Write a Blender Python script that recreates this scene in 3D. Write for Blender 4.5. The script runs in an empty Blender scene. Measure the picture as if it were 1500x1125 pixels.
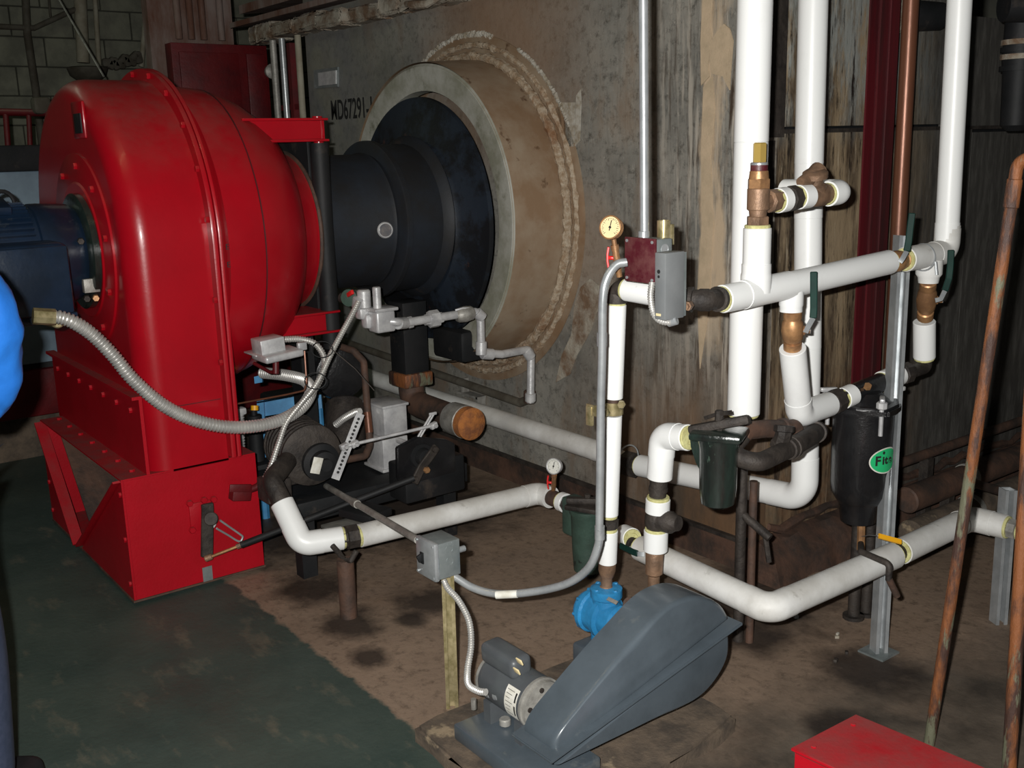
import bpy, bmesh, math, random
from mathutils import Vector, Matrix
from math import sin, cos, pi, radians, sqrt, atan2
random.seed(4)
V = Vector
SC = bpy.context.scene
COL = SC.collection

# ------------------------------------------------------------------ camera
FPX = 1520.0
PITCH, ROLL, YAW = radians(13.0), radians(1.5), radians(53.0)
fw = V((-sin(YAW)*cos(PITCH), cos(YAW)*cos(PITCH), -sin(PITCH)))
rt0 = V((cos(YAW), sin(YAW), 0)); dn0 = fw.cross(rt0)
rt = cos(ROLL)*rt0 + sin(ROLL)*dn0
dn = -sin(ROLL)*rt0 + cos(ROLL)*dn0
CAM = V((2.3372, -2.85776, 1.6))
cd = bpy.data.cameras.new('camera'); cam = bpy.data.objects.new('camera', cd); COL.objects.link(cam)
cd.sensor_width = 36; cd.lens = FPX/1500*36; cd.clip_start = .05
M = Matrix((rt, -dn, -fw)).transposed().to_4x4(); M.translation = CAM
cam.matrix_world = M
SC.camera = cam

def P(px, py, **k):
    """measured point: the ray of photo pixel (px,py) met with a plane x=, y=, z= or depth d="""
    d = rt*((px-750)/FPX) + dn*((py-562.5)/FPX) + fw
    (a, v), = k.items()
    if a == 'd': return CAM + d*v
    i = 'xyz'.index(a)
    return CAM + d*((v-CAM[i])/d[i])

# ------------------------------------------------------------------ light
w = bpy.data.worlds.new('world'); SC.world = w; w.use_nodes = True
w.node_tree.nodes['Background'].inputs[0].default_value = (.75, .85, 1, 1)
w.node_tree.nodes['Background'].inputs[1].default_value = .012
def lamp(name, typ, loc, target, power, color, **k):
    l = bpy.data.lights.new(name, typ); l.energy = power; l.color = color
    for a, v in k.items(): setattr(l, a, v)
    o = bpy.data.objects.new(name, l); COL.objects.link(o); o.location = loc
    o.rotation_euler = (V(target)-V(loc)).to_track_quat('-Z', 'Y').to_euler()
    return o
FL = CAM - rt*.075 - dn*.05 - fw*.02
lamp('camera_flash', 'AREA', FL, FL+fw, 128, (1, .985, .95), shape='RECTANGLE', size=.035, size_y=.02)
lamp('ceiling_tube', 'AREA', (-.6, -2.6, 3.3), (-.6, -2.6, 0), 4.5, (1, .78, .42), shape='RECTANGLE', size=.08, size_y=1.2)
lamp('far_fill', 'AREA', (-4.2, -2.4, 3.3), (-4.6, -2.0, 0), 5, (.85, 1, .75), shape='RECTANGLE', size=.1, size_y=1.2)  # added fill light for the far left background, no fixture there
SC.view_settings.view_transform = 'Standard'; SC.view_settings.look = 'None'
SC.view_settings.exposure = 0; SC.view_settings.gamma = 1
try: SC.view_settings.use_curve_mapping = False
except Exception: pass

# ------------------------------------------------------------------ materials
MATS = {}
def mat(name, c1, c2=None, scale=6, lo=.4, hi=.62, rough=.5, metal=0, bump=0, bscale=30, stretch=(1,1,1),
        c3=None, s3=14, lo3=.58, hi3=.68, st3=None, coat=0, dust=None, dk=.6, world=False, rvar=0, spec=.5):
    m = bpy.data.materials.new(name); m.use_nodes = True; nt = m.node_tree; N = nt.nodes; L = nt.links
    b = N['Principled BSDF']; b.inputs['Roughness'].default_value = rough; b.inputs['Metallic'].default_value = metal
    b.inputs['Coat Weight'].default_value = coat; b.inputs['Coat Roughness'].default_value = .12
    b.inputs['Specular IOR Level'].default_value = spec
    if world: src = N.new('ShaderNodeNewGeometry').outputs['Position']
    else: src = N.new('ShaderNodeTexCoord').outputs['Object']
    def noise(sc, st, det=6):
        mp = N.new('ShaderNodeMapping'); mp.inputs['Scale'].default_value = st; L.new(src, mp.inputs[0])
        n = N.new('ShaderNodeTexNoise'); n.inputs['Scale'].default_value = sc; n.inputs['Detail'].default_value = det
        n.inputs['Roughness'].default_value = .65
        L.new(mp.outputs[0], n.inputs['Vector']); return n.outputs[0]
    def ramp(s, a, c):
        r = N.new('ShaderNodeMapRange'); r.inputs[1].default_value = a; r.inputs[2].default_value = c; L.new(s, r.inputs[0]); return r.outputs[0]
    def mix(f, a, c):
        x = N.new('ShaderNodeMix'); x.data_type = 'RGBA'; L.new(f, x.inputs[0])
        for i, q in ((6, a), (7, c)):
            if isinstance(q, tuple): x.inputs[i].default_value = (*q, 1)
            else: L.new(q, x.inputs[i])
        return x.outputs[2]
    out = c1
    if c2: out = mix(ramp(noise(scale, stretch), lo, hi), out, c2)
    if c3: out = mix(ramp(noise(s3, st3 or stretch), lo3, hi3), out, c3)
    if dust:
        g = N.new('ShaderNodeNewGeometry'); s = N.new('ShaderNodeSeparateXYZ'); L.new(g.outputs['Normal'], s.inputs[0])
        a = ramp(s.outputs[2], .35, .95); n = ramp(noise(9, (1,1,1)), .25, .7)
        mm = N.new('ShaderNodeMath'); mm.operation = 'MULTIPLY'; L.new(a, mm.inputs[0]); L.new(n, mm.inputs[1])
        m2 = N.new('ShaderNodeMath'); m2.operation = 'MULTIPLY'; L.new(mm.outputs[0], m2.inputs[0]); m2.inputs[1].default_value = dk
        out = mix(m2.outputs[0], out, dust)
        rr = N.new('ShaderNodeMapRange'); rr.inputs[3].default_value = rough; rr.inputs[4].default_value = .85; L.new(m2.outputs[0], rr.inputs[0]); L.new(rr.outputs[0], b.inputs['Roughness'])
    if isinstance(out, tuple): b.inputs['Base Color'].default_value = (*out, 1)
    else: L.new(out, b.inputs['Base Color'])
    if rvar:
        rr = N.new('ShaderNodeMapRange'); rr.inputs[1].default_value = .3; rr.inputs[2].default_value = .7
        rr.inputs[3].default_value = max(0, rough-rvar); rr.inputs[4].default_value = min(1, rough+rvar)
        L.new(noise(scale*1.7, stretch), rr.inputs[0]); L.new(rr.outputs[0], b.inputs['Roughness'])
    if bump:
        bn = N.new('ShaderNodeBump'); bn.inputs['Strength'].default_value = bump; bn.inputs['Distance'].default_value = .01
        L.new(noise(bscale, stretch), bn.inputs['Height']); L.new(bn.outputs[0], b.inputs['Normal'])
    MATS[name] = m
    return m
red = mat('red_gloss', (.36,.003,.010), (.31,.003,.009), scale=3, rough=.30, coat=.10, spec=.35, bump=.05, bscale=60, dust=(.16,.055,.045), dk=.75)
redb = mat('red_paint_box', (.38,.004,.012), (.33,.004,.01), scale=4, rough=.42, spec=.25, bump=.12, bscale=90, dust=(.15,.05,.045), dk=.8)
redold = mat('red_dull', (.11,.004,.006), (.07,.004,.006), scale=8, rough=.5, bump=.2)
maroon = mat('maroon_paint', (.095,.009,.013), (.030,.012,.012), scale=7, rough=.42, bump=.25, stretch=(1,1,.12), c3=(.30,.12,.09), s3=9, lo3=.66, hi3=.72)
maroonbox = mat('maroon_box', (.07,.008,.014), (.11,.035,.035), scale=30, rough=.45, bump=.2)
white = mat('white_jacket', (.80,.81,.80), (.70,.70,.69), scale=4, lo=.55, hi=.8, rough=.38, c3=(.30,.28,.25), s3=16, lo3=.70, hi3=.80, bump=.06, bscale=12)
whiteold = mat('white_jacket_dusty', (.72,.72,.70), (.55,.54,.51), scale=5, rough=.5, c3=(.22,.20,.17), s3=12, lo3=.64, hi3=.78, bump=.1, bscale=14, dust=(.42,.40,.36), dk=.6)
yell = mat('fibreglass_yellow', (.62,.60,.28), (.45,.42,.18), scale=40, rough=.9, bump=.4, bscale=120)
blk = mat('black_paint', (.008,.009,.010), (.014,.014,.015), scale=6, rough=.6, spec=.3, bump=.1, bscale=40, c3=(.05,.04,.033), s3=8, lo3=.6, hi3=.75)
blktube = mat('black_blast_tube', (.012,.012,.013), (.014,.018,.025), scale=3.5, rough=.6, spec=.35, bump=.08, bscale=50, c3=(.05,.035,.028), s3=5, lo3=.62, hi3=.75)
blkblue = mat('blued_plate', (.014,.020,.030), (.007,.008,.010), lo=.45, hi=.55, scale=5, rough=.5, spec=.35, bump=.15, c3=(.12,.05,.035), s3=4, lo3=.62, hi3=.72)
blkgloss = mat('black_enamel', (.008,.008,.009), (.014,.014,.015), scale=9, rough=.22, coat=.4, bump=.25, bscale=90)
iron = mat('cast_iron', (.055,.045,.038), (.022,.018,.016), scale=14, rough=.62, metal=.3, bump=.4, bscale=60)
irongreen = mat('iron_green_black', (.018,.032,.026), (.010,.012,.011), scale=9, rough=.22, coat=.5, bump=.3, stretch=(1,1,.4), c3=(.10,.16,.12), s3=12, lo3=.64, hi3=.7)
rust = mat('rust_pipe', (.23,.080,.026), (.06,.030,.022), scale=16, lo=.45, hi=.56, rough=.6, metal=.1, bump=.5, bscale=70, stretch=(1,1,.25), c3=(.14,.14,.09), s3=14, lo3=.56, hi3=.60)
rustcap = mat('rust_cap', (.42,.15,.035), (.22,.08,.03), scale=22, rough=.85, bump=.5, bscale=90)
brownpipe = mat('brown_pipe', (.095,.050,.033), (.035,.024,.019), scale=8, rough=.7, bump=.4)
copper = mat('copper_pipe', (.20,.08,.045), (.12,.05,.03), scale=6, rough=.36, metal=.35, bump=.1, stretch=(1,1,.2))
brass = mat('brass', (.50,.27,.12), (.30,.16,.08), scale=20, rough=.42, metal=.5, bump=.15)
bronze = mat('bronze_cast', (.30,.18,.11), (.16,.10,.065), scale=15, rough=.5, metal=.4, bump=.4)
brassbright = mat('brass_bright', (.75,.52,.14), rough=.28, metal=.6)
zincyel = mat('zinc_yellow', (.50,.42,.24), (.26,.22,.10), scale=25, rough=.32, metal=.6)
galv = mat('galvanised', (.46,.48,.49), (.34,.36,.37), scale=12, rough=.32, metal=.5, bump=.05)
galvbox = mat('galvanised_box', (.30,.33,.33), (.20,.23,.23), scale=9, rough=.38, metal=.5, bump=.05)
flex = mat('flex_steel', (.62,.61,.58), (.50,.49,.47), scale=10, rough=.38, metal=.55)
silver = mat('silver_paint', (.60,.60,.60), (.42,.42,.43), scale=16, rough=.38, metal=.3, bump=.15)
silverold = mat('aged_grey_iron', (.36,.35,.32), (.22,.21,.19), scale=18, rough=.5, metal=.35, bump=.3)
greybox = mat('grey_control_box', (.21,.22,.225), (.18,.19,.195), scale=8, rough=.42, metal=.2)
greyblue = mat('grey_blue_enamel', (.080,.100,.118), (.062,.078,.092), scale=5, rough=.33, coat=.15, bump=.08, bscale=25, c3=(.17,.18,.17), s3=7, lo3=.62, hi3=.8)
motorgrey = mat('motor_grey', (.085,.095,.10), (.065,.07,.078), scale=6, rough=.42, bump=.05)
motorblue = mat('motor_navy', (.008,.020,.045), (.006,.013,.026), scale=5, rough=.33, coat=.2, bump=.1, c3=(.06,.07,.08), s3=8, lo3=.62, hi3=.75)
pumpblue = mat('pump_blue', (.03,.25,.52), (.02,.17,.36), scale=10, rough=.38, bump=.3, bscale=50)
steelbl = mat('steel_blue_panel', (.20,.27,.33), (.15,.20,.25), scale=4, rough=.4)
frameblue = mat('frame_blue', (.06,.27,.52), (.04,.18,.36), scale=7, rough=.4)
greeniron = mat('green_painted_iron', (.045,.085,.065), (.03,.055,.042), scale=9, rough=.6, bump=.3, c3=(.010,.012,.010), s3=8, lo3=.6, hi3=.64)
grip = mat('green_grip', (.003,.030,.022), (.003,.02,.016), scale=9, rough=.6, spec=.25)
gripy = mat('yellow_grip', (.75,.36,.01), rough=.45)
redhandle = mat('red_handle', (.65,.02,.02), rough=.3)
dial = mat('dial_cream', (.75,.62,.35), rough=.4)
dialw = mat('dial_white', (.72,.72,.66), rough=.4)
ink = mat('black_ink', (.012,.012,.012), rough=.7)
labelw = mat('label_white', (.75,.74,.68), (.6,.58,.5), scale=30, rough=.5)
labelg = mat('label_green', (.02,.45,.16), rough=.4)
glass = mat('sight_glass', (.12,.12,.13), (.20,.18,.17), scale=40, rough=.12, coat=1)
refr = mat('refractory_face', (.22,.22,.17), (.36,.36,.32), scale=5, rough=.8, bump=.2, c3=(.10,.10,.06), s3=6, lo3=.58, hi3=.72, world=True)
ringside = mat('ring_side_scorched', (.27,.175,.105), (.36,.28,.20), scale=4, rough=.40, metal=.25, bump=.06, c3=(.12,.065,.035), s3=11, lo3=.62, hi3=.7, world=True)
mortar = mat('mortar_bead', (.30,.205,.125), (.48,.40,.30), scale=40, rough=.7, bump=1, bscale=70, world=True, c3=(.22,.11,.05), s3=6, lo3=.55, hi3=.7)
mortarw = mat('mortar_pale', (.42,.40,.35), (.26,.22,.16), scale=30, rough=.9, bump=.6)
plaster = mat('peeled_cream_coat', (.52,.40,.27), (.42,.33,.22), scale=8, rough=.8, bump=.3, world=True, c3=(.22,.16,.1), s3=10, lo3=.62, hi3=.75, st3=(1,1,.2))
slab = mat('crumbling_lagging', (.36,.33,.27), (.16,.10,.06), scale=9, rough=.9, bump=.8, bscale=40)
blockm = mat('painted_block', (.20,.20,.15), (.13,.13,.10), scale=5, rough=.8, bump=.3, world=True)
joint = mat('block_joint', (.05,.05,.04), rough=.9)
darkpipe = mat('dark_old_pipe', (.06,.05,.035), (.10,.09,.07), scale=9, rough=.8, bump=.3)
creampipe = mat('cream_old_pipe', (.33,.31,.24), (.24,.21,.15), scale=7, rough=.7, bump=.2)
rustpanel = mat('rusty_cladding', (.12,.05,.03), (.22,.17,.15), scale=5, rough=.8, bump=.3, stretch=(1,1,.3))
concpad = mat('pad_concrete', (.135,.10,.07), (.06,.047,.036), scale=10, rough=.9, bump=.5, c3=(.26,.20,.13), s3=5, lo3=.62, hi3=.68, world=True)
jacketblue = mat('bright_blue_jacket', (.015,.17,.62), (.010,.13,.50), scale=6, rough=.6, bump=.2, bscale=12)
denim = mat('dark_denim', (.02,.03,.06), (.03,.04,.075), scale=60, rough=.85)
skin = mat('skin', (.55,.33,.24), rough=.5)
hairm = mat('dark_hair', (.03,.02,.015), rough=.6)
ceilm = mat('ceiling_dark', (.07,.07,.06), (.05,.05,.045), scale=3, rough=.9)
wallplain = mat('wall_plain', (.16,.16,.13), (.12,.12,.10), scale=3, rough=.9)

def custom(name, build):
    m = bpy.data.materials.new(name); m.use_nodes = True; nt = m.node_tree; N = nt.nodes; L = nt.links
    b = N['Principled BSDF']
    g = N.new('ShaderNodeNewGeometry').outputs['Position']; sx = N.new('ShaderNodeSeparateXYZ'); L.new(g, sx.inputs[0])
    class K: pass
    k = K(); k.X, k.Y, k.Z = sx.outputs
    def noise(sc, st=(1,1,1), det=7, off=0, r=.65):
        mp = N.new('ShaderNodeMapping'); mp.inputs['Scale'].default_value = st; mp.inputs['Location'].default_value = (off,)*3; L.new(g, mp.inputs[0])
        n = N.new('ShaderNodeTexNoise'); n.inputs['Scale'].default_value = sc; n.inputs['Detail'].default_value = det; n.inputs['Roughness'].default_value = r
        L.new(mp.outputs[0], n.inputs['Vector']); return n.outputs[0]
    def ramp(s, a, c, lo=0, hi=1):
        r = N.new('ShaderNodeMapRange'); r.inputs[1].default_value = a; r.inputs[2].default_value = c
        r.inputs[3].default_value = lo; r.inputs[4].default_value = hi; L.new(s, r.inputs[0]); return r.outputs[0]
    def mt(op, a, c):
        x = N.new('ShaderNodeMath'); x.operation = op
        for i, q in ((0, a), (1, c)):
            if isinstance(q, (int, float)): x.inputs[i].default_value = q
            else: L.new(q, x.inputs[i])
        return x.outputs[0]
    def mix(f, a, c):
        x = N.new('ShaderNodeMix'); x.data_type = 'RGBA'
        if isinstance(f, (int, float)): x.inputs[0].default_value = f
        else: L.new(f, x.inputs[0])
        for i, q in ((6, a), (7, c)):
            if isinstance(q, tuple): x.inputs[i].default_value = (*q, 1)
            else: L.new(q, x.inputs[i])
        return x.outputs[2]
    def blob(cx, cy, cz, r0, r1, nz=.25, sc=4, sy=(1,1,1)):
        x = mt('MULTIPLY', mt('SUBTRACT', k.X, cx), sy[0]); y = mt('MULTIPLY', mt('SUBTRACT', k.Y, cy), sy[1]); z = mt('MULTIPLY', mt('SUBTRACT', k.Z, cz), sy[2])
        d = mt('SQRT', mt('ADD', mt('ADD', mt('MULTIPLY', x, x), mt('MULTIPLY', y, y)), mt('MULTIPLY', z, z)), 0)
        d = mt('ADD', d, mt('MULTIPLY', mt('SUBTRACT', noise(sc, off=cx*7+cy*3), .5), nz*2))
        return ramp(d, r1, r0)
    k.noise, k.ramp, k.mt, k.mix, k.blob = noise, ramp, mt, mix, blob
    col, rough, bump = build(k)
    L.new(col, b.inputs['Base Color'])
    if isinstance(rough, float): b.inputs['Roughness'].default_value = rough
    else: L.new(rough, b.inputs['Roughness'])
    bn = N.new('ShaderNodeBump'); bn.inputs['Strength'].default_value = bump[1]; bn.inputs['Distance'].default_value = .008
    L.new(bump[0], bn.inputs['Height']); L.new(bn.outputs[0], b.inputs['Normal'])
    return m

def f_front(k):
    c = k.mix(k.ramp(k.noise(2.2), .35, .65), (.14,.138,.124), (.29,.275,.24))
    c = k.mix(k.ramp(k.noise(22, r=.8), .50, .66), c, (.075,.072,.062))
    c = k.mix(k.ramp(k.noise(55, (1,1,.5), off=7, r=.8), .58, .68), c, (.38,.36,.32))
    c = k.mix(k.mt('MULTIPLY', k.ramp(k.noise(4, (1,1,.35), off=11), .52, .66), .7), c, (.20,.135,.085))                       # speckle
    c = k.mix(k.mt('MULTIPLY', k.ramp(k.noise(36, (1,1,.06)), .50, .60), k.ramp(k.X, -.75, -.15)), c, (.44,.40,.34))  # pale drips right
    c = k.mix(k.mt('MULTIPLY', k.ramp(k.noise(30, (1,1,.10), off=5), .52, .62), k.ramp(k.X, -.9, -.2)), c, (.055,.04,.028))
    c = k.mix(k.mt('MULTIPLY', k.blob(-1.5,0,2.1,.2,.75), .75), c, (.25,.155,.095))      # heat stain
    c = k.mix(k.mt('MULTIPLY', k.blob(-.95,0,1.15,.1,.35), .5), c, (.28,.20,.14))
    c = k.mix(k.mt('MULTIPLY', k.ramp(k.Z, 1.0, .35), k.ramp(k.X, -1.2, -.35)), c, k.mix(k.ramp(k.noise(7, (1,1,.4)), .35, .65), (.15,.085,.045), (.07,.05,.035)))
    c = k.mix(k.mt('MULTIPLY', k.ramp(k.X, -1.9, -2.9), .6), c, k.mix(k.ramp(k.noise(3), .4, .6), (.14,.145,.15), (.20,.20,.16)))
    # cream coat strip left near the corner
    n = k.mt('MULTIPLY', k.mt('SUBTRACT', k.noise(6, (1,1,.25), off=2), .5), .25)
    xs = k.mt('ADD', k.X, n)
    strip = k.mt('MULTIPLY', k.ramp(xs, -.30, -.27), k.ramp(xs, -.17, -.20))
    strip = k.mt('MULTIPLY', strip, k.ramp(k.mt('ADD', k.Z, k.mt('MULTIPLY', k.noise(5, off=4), .4)), 1.0, 1.2))
    c = k.mix(k.mt('MULTIPLY', strip, k.ramp(k.noise(10, (1,1,.12), off=9), .38, .5)), c, (.50,.39,.27))
    return c, k.ramp(k.noise(5), .3, .7, .42, .7), (k.noise(35), .25)
def f_side(k):
    c = k.mix(k.ramp(k.noise(8, (1,1,.14), r=.75), .42, .58), (.055,.038,.025), (.30,.225,.14))
    c = k.mix(k.mt('MULTIPLY', k.ramp(k.Z, 1.55, 1.75), k.ramp(k.noise(9, (1,1,.25), off=3, r=.75), .42, .54)), c, (.27,.28,.26))
    c = k.mix(k.ramp(k.noise(30, (1,1,.12), r=.75), .54, .62), c, (.016,.012,.010))
    c = k.mix(k.mt('MULTIPLY', k.ramp(k.noise(44, (1,1,.07), off=4, r=.75), .58, .64), .8), c, (.46,.38,.27))
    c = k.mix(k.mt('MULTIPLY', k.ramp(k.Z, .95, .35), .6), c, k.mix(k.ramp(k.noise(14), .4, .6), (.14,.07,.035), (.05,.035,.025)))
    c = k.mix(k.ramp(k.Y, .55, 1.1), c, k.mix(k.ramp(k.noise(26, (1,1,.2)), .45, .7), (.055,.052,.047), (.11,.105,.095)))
    return c, k.ramp(k.noise(9), .3, .7, .35, .7), (k.noise(30, (1,1,.3)), .5)
def f_floor(k):
    base = k.mix(k.ramp(k.noise(1.6), .35, .65), (.27,.195,.14), (.185,.132,.095))
    base = k.mix(k.ramp(k.noise(24, r=.8), .5, .68), base, (.11,.078,.055))
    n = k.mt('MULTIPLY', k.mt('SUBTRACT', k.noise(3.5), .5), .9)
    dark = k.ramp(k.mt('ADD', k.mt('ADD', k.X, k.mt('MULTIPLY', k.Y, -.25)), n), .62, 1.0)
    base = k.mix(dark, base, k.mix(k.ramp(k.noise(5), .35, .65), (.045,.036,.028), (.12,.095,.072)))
    oil = (.018,.013,.011)
    for cx, cy, r in ((-.66,-1.33,.12), (-.40,-1.40,.07), (-1.02,-1.28,.16), (-.62,-1.02,.13), (-1.5,-.55,.45), (-1.6,-1.0,.4), (.30,-.36,.12), (.66,-.25,.16), (.80,-.62,.10), (-.25,-.6,.06), (-.55,-1.15,.06), (.1,-.1,.3)):
        base = k.mix(k.mt('MULTIPLY', k.blob(cx, cy, 0, r*.55, r*1.25, r*.9, 7), .85), base, oil)
    green = k.mix(k.ramp(k.noise(3), .3, .7), (.030,.050,.043), (.055,.075,.062))
    green = k.mix(k.ramp(k.noise(9, (.4,1,1)), .56, .68), green, (.10,.10,.075))
    edge = k.ramp(k.mt('ADD', k.Y, k.mt('MULTIPLY', k.mt('SUBTRACT', k.noise(12), .5), .09)), -1.505, -1.52)
    c = k.mix(k.mt('MULTIPLY', edge, k.ramp(k.X, .42, .34)), base, green)
    return c, k.ramp(k.noise(4), .3, .7, .4, .75), (k.noise(45), .3)
m_front = custom('boiler_front_steel', f_front)
m_side = custom('boiler_side_stained', f_side)
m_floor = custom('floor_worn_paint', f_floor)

# ------------------------------------------------------------------ helpers
def wloc(o):
    l = V((0,0,0))
    while o: l = l + o.location; o = o.parent
    return l
def obj(name, bm, m, parent=None, label=None, ang=38, kind=None):
    bmesh.ops.recalc_face_normals(bm, faces=bm.faces)
    if parent is not None:
        l = wloc(parent); bmesh.ops.translate(bm, verts=bm.verts, vec=-l)
    me = bpy.data.meshes.new(name); ca = cos(radians(ang))
    for f in bm.faces: f.smooth = True
    for e in bm.edges:
        if len(e.link_faces) == 2 and e.link_faces[0].normal.dot(e.link_faces[1].normal) < ca: e.smooth = False
    bm.to_mesh(me); bm.free()
    me.materials.append(m)
    o = bpy.data.objects.new(name, me); COL.objects.link(o)
    if parent is not None: o.parent = parent
    if label: o['label'] = label
    if kind: o['kind'] = kind
    return o
def thing(name, label, cat, loc=(0,0,0), group=None):
    o = bpy.data.objects.new(name, None); COL.objects.link(o); o.location = V(loc); o.empty_display_size = .05
    o['label'] = label; o['category'] = cat
    if group: o['group'] = group
    return o
def tag(o, label, cat, group=None):
    o['label'] = label; o['category'] = cat
    if group: o['group'] = group
    return o
def struct(name, bm, m):
    o = obj(name, bm, m); o['kind'] = 'structure'; return o
def dupe(src, root, loc=None):
    c = src.copy(); COL.objects.link(c); c.parent = root
    if loc is not None: c.location = loc
    return c
def BM(): return bmesh.new()
def basis(ax):
    ax = V(ax).normalized(); h = V((0,0,1)) if abs(ax.z) < .9 else V((0,1,0))
    u = h.cross(ax).normalized(); return u, ax.cross(u), ax
def box(bm, c, s, rot=None, bev=0, seg=2):
    r = bmesh.ops.create_cube(bm, size=1); vs = r['verts']
    bmesh.ops.scale(bm, verts=vs, vec=V(s))
    if bev:
        es = list({e for v in vs for e in v.link_edges})
        rr = bmesh.ops.bevel(bm, geom=es, offset=bev, segments=seg, affect='EDGES', profile=.5)
        vs = list({v for f in rr['faces'] for v in f.verts} | {v for v in vs if v.is_valid})
    if rot is not None: bmesh.ops.rotate(bm, verts=vs, cent=(0,0,0), matrix=rot)
    bmesh.ops.translate(bm, verts=vs, vec=V(c)); return vs
def bx(bm, a, b, bev=0):
    a, b = V(a), V(b); return box(bm, (a+b)/2, [abs(q) for q in (b-a)], bev=bev)
def fillet(pts, R, n=8):
    pts = [V(p) for p in pts]; out = [pts[0]]
    for i in range(1, len(pts)-1):
        p = pts[i]; a = (pts[i-1]-p); b = (pts[i+1]-p); la, lb = a.length, b.length; a.normalize(); b.normalize()
        th = a.angle(b)
        if th > radians(176): out.append(p); continue
        Rr = R[i] if isinstance(R, (list, tuple)) else R
        t = min(Rr/math.tan(th/2), la*.48, lb*.48); Rr = t*math.tan(th/2)
        c = p+(a+b).normalized()*(Rr/sin(th/2)); s = p+a*t; e = p+b*t
        v0 = s-c; v1 = e-c; an = v0.angle(v1)
        for k in range(n+1):
            f = k/n; out.append(c+(v0*sin((1-f)*an)+v1*sin(f*an))/sin(an))
    out.append(pts[-1]); return out
def spline(pts, n=10):
    pts = [V(p) for p in pts]; q = [pts[0]*2-pts[1]]+pts+[pts[-1]*2-pts[-2]]; out = []
    for i in range(1, len(q)-2):
        for k in range(n):
            t = k/n; a, b, c, d = q[i-1:i+3]
            out.append(.5*((2*b)+(c-a)*t+(2*a-5*b+4*c-d)*t*t+(3*b-a-3*c+d)*t**3))
    out.append(pts[-1]); return out
def resample(pts, step):
    out = [pts[0]]; acc = 0
    for a, b in zip(pts, pts[1:]):
        L = (b-a).length
        if L == 0: continue
        while acc+L >= step:
            t = (step-acc)/L; a = a+(b-a)*t; L = (b-a).length; acc = 0; out.append(a)
            if L < 1e-9: break
        acc += L
    return out
def tube(bm, pts, r, n=16, caps=True, prof=None):
    pts = [V(p) for p in pts]; T = []
    for i in range(len(pts)):
        a = pts[max(i-1,0)]; b = pts[min(i+1,len(pts)-1)]; T.append((b-a).normalized())
    u, v, _ = basis(T[0]); rings = []
    for i, p in enumerate(pts):
        if i:
            q = T[i-1].rotation_difference(T[i]); u = q@u; v = q@v
        rr = r(i) if callable(r) else r
        if prof: rings.append([bm.verts.new(p+u*a+v*b) for a, b in prof])
        else: rings.append([bm.verts.new(p+(u*cos(2*pi*k/n)+v*sin(2*pi*k/n))*rr) for k in range(n)])
    m = len(rings[0])
    for a, b in zip(rings, rings[1:]):
        for k in range(m): bm.faces.new((a[k], a[(k+1)%m], b[(k+1)%m], b[k]))
    if caps: bm.faces.new(rings[0][::-1]); bm.faces.new(rings[-1])
    return bm
def lathe(bm, o, ax, prof, n=24, caps=True, ph=0):
    u, v, a = basis(ax); o = V(o); rings = []
    for h, r in prof:
        rings.append([bm.verts.new(o+a*h+(u*cos(2*pi*k/n+ph)+v*sin(2*pi*k/n+ph))*max(r, .0004)) for k in range(n)])
    for A, B in zip(rings, rings[1:]):
        for k in range(n): bm.faces.new((A[k], A[(k+1)%n], B[(k+1)%n], B[k]))
    if caps: bm.faces.new(rings[0][::-1]); bm.faces.new(rings[-1])
    return bm
def cyl(bm, a, b, r, n=20, ch=0):
    a, b = V(a), V(b); L = (b-a).length
    pr = [(0, r), (L, r)] if not ch else [(0, r-ch), (ch, r), (L-ch, r), (L, r-ch)]
    return lathe(bm, a, b-a, pr, n)
def prism(bm, pts, vec):
    vec = V(vec); A = [bm.verts.new(V(p)) for p in pts]; B = [bm.verts.new(V(p)+vec) for p in pts]; n = len(A)
    bm.faces.new(A); bm.faces.new(B[::-1])
    for i in range(n): bm.faces.new((A[i], B[i], B[(i+1)%n], A[(i+1)%n]))
    return bm
def strip(bm, pts, w_, t, nrm):
    """flat bar swept along pts, wide direction = nrm x tangent"""
    nrm = V(nrm).normalized(); pts = [V(p) for p in pts]; rings = []
    for i, p in enumerate(pts):
        T = (pts[min(i+1,len(pts)-1)]-pts[max(i-1,0)]).normalized(); s = nrm.cross(T).normalized(); nn = T.cross(s)
        rings.append([bm.verts.new(p+s*a*w_/2+nn*b*t/2) for a, b in ((-1,-1),(1,-1),(1,1),(-1,1))])
    for A, B in zip(rings, rings[1:]):
        for k in range(4): bm.faces.new((A[k], A[(k+1)%4], B[(k+1)%4], B[k]))
    bm.faces.new(rings[0][::-1]); bm.faces.new(rings[-1]); return bm
def hexbolt(bm, p, ax, r=.008, h=.006):
    lathe(bm, p, ax, [(0, r), (h*.8, r), (h, r*.85)], 6)
def toceil(a, b):
    a, b = V(a), V(b); return a+(b-a)*((3.99-a.z)/(b.z-a.z))
def lerp(a, b, t): return V(a)*(1-t)+V(b)*t
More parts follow.
